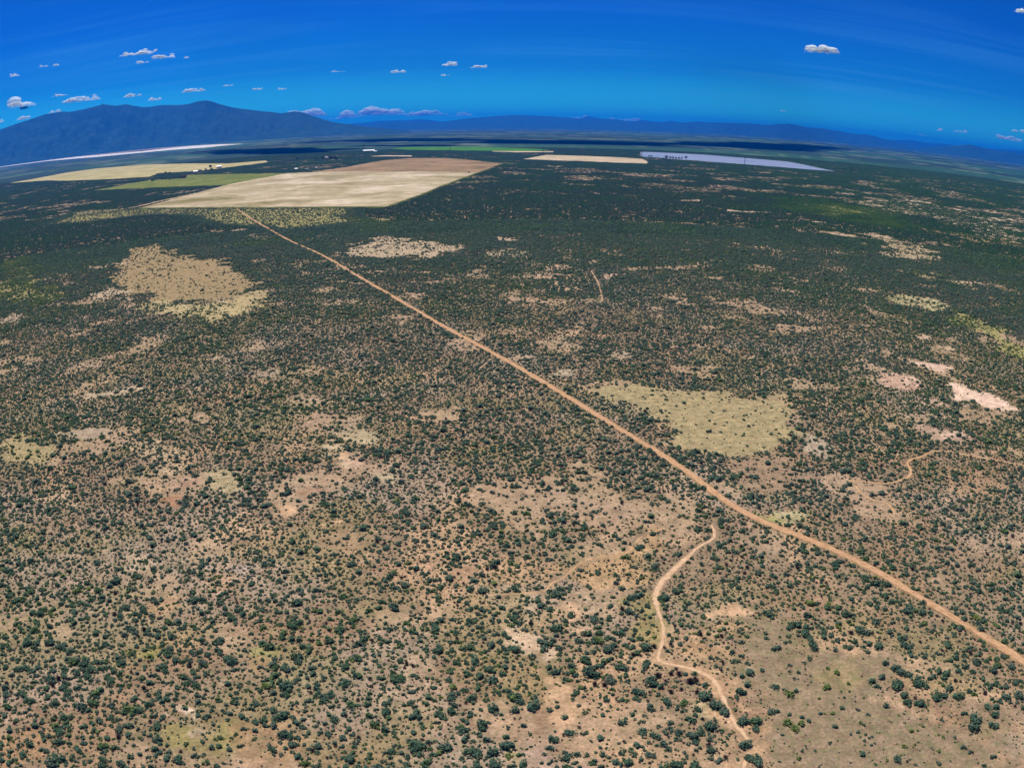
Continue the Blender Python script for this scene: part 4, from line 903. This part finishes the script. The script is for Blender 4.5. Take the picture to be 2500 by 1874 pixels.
B8 = [(30,365,50),(225,335,40),(295,405,75),(370,365,40),(395,315,50),(400,245,70),(455,225,80),(520,240,60),(520,290,80),(560,330,70),(590,385,100),(600,215,50,'d'),(670,280,80),(720,310,60),(775,345,60),(755,420,50),(690,410,30),(875,285,80,'d'),(940,265,80),(985,285,90),(1040,290,60,'d'),(1165,280,60),(1190,315,40),(1240,185,40),(1065,205,80),(840,150,80),(1320,120,90),(1330,90,80),(1420,130,80),(1490,140,60),(1750,180,60),(1855,220,50),(1875,255,70),(1020,380,50),(1085,385,90),(1280,380,80),(1330,400,70),(1270,330,80),(1410,360,60,'d'),(560,490,50),(520,525,35),(405,540,40),(195,575,45),(80,525,50),(90,590,80),(40,625,50),(690,710,70,'y'),(700,565,40,'y'),(765,600,50,'y'),(855,685,35,'y'),(960,625,35,'d'),(1035,660,60),(1110,630,60),(1145,525,60),(1220,555,80),(1260,590,80),(1320,610,70),(1230,685,110),(1380,650,90),(1410,685,100),(1460,705,60),(1080,705,60),(1630,715,80),(1705,775,90),(1535,775,100),(1600,780,70),(1280,770,70),(1310,820,70),(1325,850,50),(1370,790,60,'d'),(1400,835,80),(1435,850,60),(1515,630,60),(1590,635,60),(1680,655,70,'d'),(1720,665,50,'d'),(1745,910,60),(1830,950,110),(1820,1010,100),(1860,975,60),(1930,860,70),(1990,860,60),(1980,915,80),(1970,1000,80),(1580,965,40),(1430,1010,35,'y'),(1345,1050,42,'y'),(1385,1045,30,'y'),(1555,1075,30,'y'),(1590,1095,36,'y'),(1675,1100,30),(1745,1175,55),(1800,1210,50),(1970,1245,60),(1290,1165,50,'y'),(1370,1155,30,'y'),(1550,1205,36,'y'),(1230,1260,80),(1310,1280,50,'d'),(1375,1310,30),(1155,1275,32,'y'),(1550,1295,50),(1900,1315,45),(975,1225,60),(715,1140,40),(500,1200,35),(475,1255,45,'y'),(325,1285,30),(85,1250,80),(150,1265,110),(600,1205,25),(345,1075,35),(60,1150,100),(30,965,100),(140,960,110),(140,1025,70),(60,960,80),(260,900,70),(300,890,50),(385,980,80,'y'),(440,1020,80,'y'),(490,990,60,'y'),(410,920,40),(555,965,45),(495,935,45),(635,910,40),(740,915,42,'y'),(810,870,45),(930,885,40),(1010,920,40),(955,985,40,'y'),(975,1005,30),(750,1010,45),(770,1020,30),(870,1075,30),(930,1055,40),(990,1075,30),(1040,1090,30),(1015,1105,25),(975,1125,35),(1030,1155,30),(1060,1145,25),(1285,915,25),(1290,985,25),(1145,845,65),(1215,780,30,'d'),(455,740,45),(290,705,70),(400,760,80,'y'),(360,730,40),(470,600,35),(400,590,30),(440,645,35),(80,690,60),(30,740,80),(30,470,50),(10,510,40),(2120,550,80),(1970,575,80),(2150,675,70),(2070,705,60),(1980,690,60),(2070,780,80),(2030,815,60),(1910,750,80,'d'),(1755,465,60),(1870,450,60),(1850,515,80),(1440,480,50),(1330,440,50),(625,795,32,'y'),(800,745,30,'y'),(870,745,28),(975,795,28,'y'),(825,790,28)]
B7 = [(1600,610,110,'d'),(1560,660,110),(1850,650,130,'d'),(1890,640,100,'d'),(1760,600,100,'d'),(1700,600,80,'d'),(1950,770,110),(1900,740,80,'d'),(2050,840,110),(2110,900,90),(2010,1000,110),(1990,1150,90,'d'),(2010,1190,80),(1930,1050,80),(1860,1080,90),(1760,1060,70),(1580,1085,90),(1480,1050,90),(1540,850,50),(1330,980,80),(1440,740,90),(1240,650,100),(1330,555,80),(1290,550,70),(1370,660,50),(1090,590,120),(1140,540,80),(890,600,60),(800,590,80),(1250,385,70),(1350,390,60),(1050,290,80),(820,250,110),(700,350,70),(190,500,90),(430,730,70),(320,650,100),(530,820,80),(640,850,110),(330,870,90),(250,1000,100),(430,1150,110),(330,1200,100),(150,1190,110),(200,1210,100),(790,1110,80),(990,850,40),(880,1250,80),(560,1300,80),(760,880,60),(350,1300,100),(200,1320,100),(1890,1320,100),(1710,1300,80),(1700,740,80,'d'),(1780,720,70,'d'),(1660,660,60,'d'),(1570,390,80,'d'),(1650,400,60,'d'),(1410,310,60,'d'),(450,1240,60,'y')]
hand = []
for key, lst in (('b8', B8), ('b7', B7)):
    for e_ in lst:
        x_, y_, w_ = e_[:3]; s_ = CR[key][2]
        # the measured point is the visual centre: the foot is a little lower
        g = G(key, [(x_, y_ + w_ * .22)])[0]; dist = math.sqrt(g[0] ** 2 + g[1] ** 2 + CAM_H ** 2)
        hand.append((g[0], g[1], w_ * s_ / CAM_F * dist * .50, e_[3] if len(e_) > 3 else 'g'))
hx = np.array([h_[0] for h_ in hand]); hy = np.array([h_[1] for h_ in hand]); hr = np.array([h_[2] for h_ in hand])
X, Y, T, Dn = [np.concatenate(q) for q in zip(scatter(96, 260, 1.6, .47, math.radians(52)), scatter(260, 600, 1.5, .54, HALF), scatter(600, 1080, 1.4, .62, HALF))]
SZ = np.exp(RNG.normal(-.64, .42, len(X))) * (.8 + .5 * fbm(X, Y, 30, 61)); SZ = np.clip(SZ, .22, 1.6)
SZ *= .93 + .05 * sst(230, 380, np.hypot(X, Y)) + .26 * sst(480, 950, np.hypot(X, Y))
qx, qy = proj(X, Y)
keep = np.ones(len(X), bool)
b8p = PX('b8', [(0, 330), (900, 420), (1100, 560), (2212, 900), (2212, 1360), (0, 1360)])       # the open ground where every shrub is placed by hand
inb = sdist(qx, qy, b8p) > 0
keep &= ~(inb & (SZ > .34))
for i in range(len(hx)):
    m = (np.abs(X - hx[i]) < 5) & (np.abs(Y - hy[i]) < 5)
    if m.any(): keep[np.nonzero(m)[0][np.hypot(X[m] - hx[i], Y[m] - hy[i]) < hr[i] * .8 + SZ[m] * .7]] = False
X, Y, T, SZ = X[keep], Y[keep], T[keep], SZ[keep]
wash_d = np.minimum(pdist(X, Y, WASH1), pdist(X, Y, TRACK))
DRY = RNG.uniform(0, 1, len(X)) < .09 + .30 * np.exp(-wash_d / 7) + .12 * (fbm(X, Y, 40, 65) > .58)
YEL = RNG.uniform(0, 1, len(X)) < .05
T = np.where(YEL, T + .3, T) + RNG.normal(0, .09, len(X))
# hand-placed first
ALL = [(hx[i], hy[i], hr[i], {'g': 0, 'd': 1, 'y': 2}[hand[i][3]], (.45 + RNG.normal(0, .06)) if hand[i][3] != 'y' else .86) for i in range(len(hx))]
ALL += [(X[i], Y[i], SZ[i], 1 if DRY[i] else (2 if T[i] > .72 else 0), T[i]) for i in range(len(X))]
AX = np.array([q[0] for q in ALL]); AY = np.array([q[1] for q in ALL]); AS = np.array([q[2] for q in ALL]); AK = np.array([q[3] for q in ALL]); AT = np.array([q[4] for q in ALL])
ppx, ppy = proj(AX, AY, AS * .5)
psz = AS / np.sqrt(AX ** 2 + AY ** 2 + CAM_H ** 2)
inside = (ppx > 6) & (ppx < 2494) & (ppy < 1868) & (ppy > 300)
order = np.argsort(np.where(inside, -psz, 1)); IND = order[:300]

# the three hundred that show largest: things of their own
ZONES = [(PX('b8', [(0, 170), (1100, 400), (1500, 880), (2212, 1100), (2212, 1360), (0, 1360)]), ' on open ground'),
         (PX('b8', [(1100, 400), (2212, 400), (2212, 1100), (1500, 880)]), ' in thicket'),]
W1D = pdist(AX, AY, WASH1); RD = pdist(AX, AY, ROAD)
ONES = 'zero one two three four five six seven eight nine ten eleven twelve thirteen fourteen fifteen sixteen seventeen eighteen nineteen'.split()
TENS = 'x x twenty thirty forty fifty sixty seventy eighty ninety'.split()
def say(v):
    n = min(int(round(v)), 99); return ONES[n] if n < 20 else TENS[n // 10] + ('-' + ONES[n % 10] if n % 10 else '')
def make_shrub(kind):
    r = empty('shrub', (0, 0, 0)); link('crown', CROWN[kind], r); link('stem', STEM[kind], r); return r
protos = {}
seen_lab = set()
for n_, i in enumerate(IND):
    kd = [0, 1, 2, 3][n_ % 4] if AK[i] != 1 else 4 + n_ % 2
    if kd not in protos: protos[kd] = r = make_shrub(kd)
    else:
        src = protos[kd]; r = src.copy(); C.objects.link(r)
        for ch in src.children:
            c_ = ch.copy(); C.objects.link(c_); c_.parent = r
    s_ = AS[i]; sx = RNG.uniform(.80, 1.26)
    r.location = (AX[i], AY[i], 0); r.rotation_euler = (0, 0, RNG.uniform(0, 6.28)); r.scale = (s_ * sx, s_ / sx, s_ * RNG.uniform(.82, 1.05))
    for ch in r.children: ch['tint'] = float(AT[i])
    size = 'large' if psz[i] * CAM_F * 2 > 27 else 'medium' if psz[i] * CAM_F * 2 > 20 else 'small'
    colr = 'grey twiggy' if AK[i] == 1 else ('yellow green' if AT[i] > .7 else 'dark green' if AT[i] < .5 else 'green')
    where = ''
    for zp, zn in ZONES:
        if sdist(np.array([ppx[i]]), np.array([ppy[i]]), zp)[0] > 0: where = zn; break
    if not where:
        if W1D[i] < 4.5: where = ' by the wash'
        elif RD[i] < 7: where = ' by the road'
        elif gden[np.argmin(np.abs(gv[:, 0] - AX[i]) + np.abs(gv[:, 1] - AY[i]))] < .35: where = ' on bare ground'
    px_, py_ = ppx[i] / 25.0, (1874 - ppy[i]) / 18.74
    lab = '%s %s shrub%s, %s percent across, %s percent up' % (size, colr, where, say(px_), say(py_))
    if lab in seen_lab: lab = lab.replace(' shrub', ' bushy shrub')
    for wd_ in (' shrub clump', ' sprawling shrub', ' compact shrub', ' ragged shrub'):
        if lab in seen_lab:
            for q_ in (' bushy shrub', ' shrub clump', ' sprawling shrub', ' compact shrub'): lab = lab.replace(q_, ' shrub')
            lab = lab.replace(' shrub', wd_, 1)
    seen_lab.add(lab)
    tag(r, lab, 'shrub', 'desert shrubs nearest the drone')

# everything smaller or farther: one object
rest = np.ones(len(AX), bool); rest[IND] = False
P = [np.stack([AX[rest], AY[rest], AS[rest], AT[rest], np.where(AK[rest] == 1, 6 + RNG.integers(0, 2, rest.sum()), RNG.integers(0, 6, rest.sum()))], 1)]
x2, y2, t2, d2 = [np.concatenate(q) for q in zip(scatter(96, 260, 1.2, .46, math.radians(52)), scatter(260, 700, 1.3, .44, HALF))]      # seedlings and low tufts
P.append(np.stack([x2, y2, RNG.uniform(.10, .34, len(x2)), t2 + RNG.normal(-.02, .24, len(x2)), np.where(RNG.uniform(0, 1, len(x2)) < .15, 6, RNG.integers(0, 6, len(x2)))], 1))
x4, y4, t4, d4 = scatter(1000, 1750, 2.4, .30, math.radians(38))     # single shrubs on the open pasture before the field
k4 = sdist(x4, y4, F_OLIVE) > -25; x4, y4, t4 = x4[k4], y4[k4], t4[k4]
P.append(np.stack([x4, y4, np.exp(RNG.normal(-.1, .3, len(x4))), t4, RNG.integers(0, 6, len(x4))], 1))
x3, y3, t3, d3 = scatter(960, 4600, 6.5, .0165, math.radians(40), 5.0)
k3 = sdist(x3, y3, F_OLIVE) < -12; x3, y3, t3, d3 = x3[k3], y3[k3], t3[k3], d3[k3]
P.append(np.stack([x3, y3, .62 + .38 * np.clip(d3, .3, 1.6) + RNG.normal(0, .05, len(x3)), t3 + RNG.normal(0, .05, len(x3)), RNG.integers(8, 12, len(x3))], 1))
# thin cover inside the fields' far edges
P = np.vstack(P)
print('shrubs', len(AX), 'tufts', len(x2), 'clumps', len(x3))
pm = bpy.data.meshes.new('shrub_cover'); pm.vertices.add(len(P))
pm.vertices.foreach_set('co', np.c_[P[:, :2], np.zeros(len(P))].astype(np.float32).ravel())
for nm, ty, vals in (('size', 'FLOAT', P[:, 2]), ('tint', 'FLOAT', P[:, 3]), ('turn', 'FLOAT', RNG.uniform(0, 6.28, len(P)))):
    a = pm.attributes.new(nm, ty, 'POINT'); a.data.foreach_set('value', vals.astype(np.float32))
a = pm.attributes.new('which', 'INT', 'POINT'); a.data.foreach_set('value', P[:, 4].astype(np.int32))
so = link('shrub_cover', pm); tag(so, kind='stuff', label='dark green scrub covering the plain to the far fields')
ng = bpy.data.node_groups.new('scatter_shrubs', 'GeometryNodeTree')
ng.interface.new_socket('Geometry', in_out='INPUT', socket_type='NodeSocketGeometry'); ng.interface.new_socket('Geometry', in_out='OUTPUT', socket_type='NodeSocketGeometry')
gi = ng.nodes.new('NodeGroupInput'); go = ng.nodes.new('NodeGroupOutput')
ci_ = N(ng, 'GeometryNodeCollectionInfo'); ci_.inputs['Collection'].default_value = VAR; ci_.inputs['Separate Children'].default_value = True; ci_.inputs['Reset Children'].default_value = True
iop = N(ng, 'GeometryNodeInstanceOnPoints'); iop.inputs['Pick Instance'].default_value = True
def na(nm, ty):
    n = N(ng, 'GeometryNodeInputNamedAttribute', data_type=ty); n.inputs[0].default_value = nm; return n.outputs[0]
cx = N(ng, 'ShaderNodeCombineXYZ'); L(ng, na('turn', 'FLOAT'), cx.inputs[2])
L(ng, gi.outputs[0], iop.inputs['Points']); L(ng, ci_.outputs[0], iop.inputs['Instance']); L(ng, na('which', 'INT'), iop.inputs['Instance Index'])
L(ng, cx.outputs[0], iop.inputs['Rotation']); L(ng, na('size', 'FLOAT'), iop.inputs['Scale']); L(ng, iop.outputs[0], go.inputs[0])
gm = so.modifiers.new('scatter', 'NODES'); gm.node_group = ng

# ------------------------------------------------------------------ trees
M_TREE = leaf_mat('cottonwood_leaf', [(0.0, (.10, .085, .07)), (.3, (.04, .07, .03)), (.6, (.035, .08, .028)), (1.0, (.10, .13, .04))])
def tree(k, x, y, hgt, wid, tint, lab, seed, grp):
    rg = np.random.default_rng(300 + seed); g = G(k, [(x, y)])[0]
    r = empty('tree', (g[0], g[1], 0), rg.uniform(0, 6.28)); tag(r, lab, 'tree', grp)
    cs, rs = [], []
    for i in range(11):
        a_ = rg.uniform(0, 6.28); z_ = rg.uniform(.42, .84) * hgt; q = rg.uniform(0, .34) * wid * (1.25 - abs(z_ / hgt - .55) * 1.6)
        cs.append((q * math.cos(a_), q * math.sin(a_), z_)); rs.append(rg.uniform(.16, .26) * wid)
    v, f = leaves(rg, cs, rs, 420, .055 * wid, .3, hgt * .12)
    c_ = link('crown', mesh_np('crown', v, f, [M_TREE]), r); c_['tint'] = tint
    b = MB().tube([(0, 0, -.3), (.02 * hgt, 0, .3 * hgt), (0, .02 * hgt, .6 * hgt)], [.045 * hgt, .03 * hgt, .014 * hgt], 6)
    for i in range(4):
        b.tube([(0, 0, hgt * (.28 + .07 * i)), tuple(np.array(cs[i]) * .55 + np.array([0, 0, .18 * hgt])), cs[i]], [.02 * hgt, .013 * hgt, .006 * hgt], 5)
    link('trunk', b.mesh('trunk', M_STEM), r)
GL = 'cottonwoods at the lake edge'
for j, (x, y, h_, w_, t_, lab) in enumerate([(95, 440, 8, 8, .5, 'leftmost, smallest tree of the row by the lake'), (135, 441, 17, 17, .45, 'tallest tree at the left of the row by the lake'),
        (180, 441, 13, 11, .45, 'third tree of the lake row, right of the tallest one'), (213, 442, 12, 13, .4, 'fourth tree of the row standing by the lake'),
        (250, 443, 11, 13, .45, 'fifth tree of the row standing by the lake'), (285, 444, 13, 12, .42, 'sixth tree of the row standing by the lake'),
        (320, 444, 12, 11, .45, 'seventh tree of the lake row, left of the gap'), (368, 445, 15, 16, .4, 'last tree of the lake row, standing alone right of the gap')]):
    tree('z5', x, y, h_, w_, t_, lab, j, GL)
for j, (x, y, lab) in enumerate([(2025, 444, 'left bush-like tree at the left end of the lake'), (2057, 446, 'right bush-like tree at the left end of the lake')]): tree('z4', x, y, 9, 10, .45, lab, 20 + j, GL)
GR = 'trees around the ranch'
for j, (k, x, y, h_, w_, t_, lab) in enumerate([
        ('z2', 600, 588, 13, 20, .4, 'big round tree left of the white roofed barn'), ('z2', 612, 612, 8, 13, .5, 'lower tree in front of the big round tree'), ('z2', 540, 612, 8, 12, .7, 'pale tree between the dark roofed house and the round tree'),
        ('z2', 20, 655, 8, 12, .4, 'dark tree at the left end of the ranch yard'), ('z2', 75, 655, 7, 12, .45, 'low dark tree second from the left in the ranch yard'),
        ('z2', 235, 715, 10, 12, .05, 'grey brown tree at the right of the orchard clump'), ('z2', 272, 712, 11, 10, .1, 'bare reddish tree at the right end of the orchard clump'),
        ('z2', 195, 718, 9, 11, .05, 'grey tree in the middle of the orchard clump'), ('z2', 130, 725, 9, 12, .1, 'grey tree left of the orchard middle'),
        ('z2', 75, 742, 7, 9, .4, 'dark green tree at the front of the orchard clump'), ('z2', 20, 735, 7, 9, .45, 'green tree left front of the orchard clump'),
        ('z1', 2085, 735, 7, 10, .4, 'small dark tree left of the orchard clump'), ('z1', 1960, 750, 5, 12, .4, 'low dark bush on the left edge of the green field'),
        ('z2', 2045, 466, 14, 20, .45, 'tree left of the grey house beyond the pale field'), ('z2', 2130, 468, 15, 18, .4, 'tall tree right of the grey house beyond the pale field'),
        ('z2', 2200, 470, 14, 20, .45, 'round tree second to the right of the grey house'), ('z3', 45, 470, 13, 20, .4, 'dark tree third to the right of the grey house'), ('z3', 110, 472, 10, 18, .4, 'last low tree in the row right of the grey house'),
        ('z2', 1960, 475, 9, 14, .5, 'low tree well left of the grey house'), ('z2', 1715, 470, 8, 14, .5, 'lone low tree at the left end of the far track'),
        ('z3', 1815, 650, 5, 6, .4, 'tiny lone bush at the far right of the pale field')]):
    tree(k, x, y, h_, w_, t_, lab, 40 + j, GR)
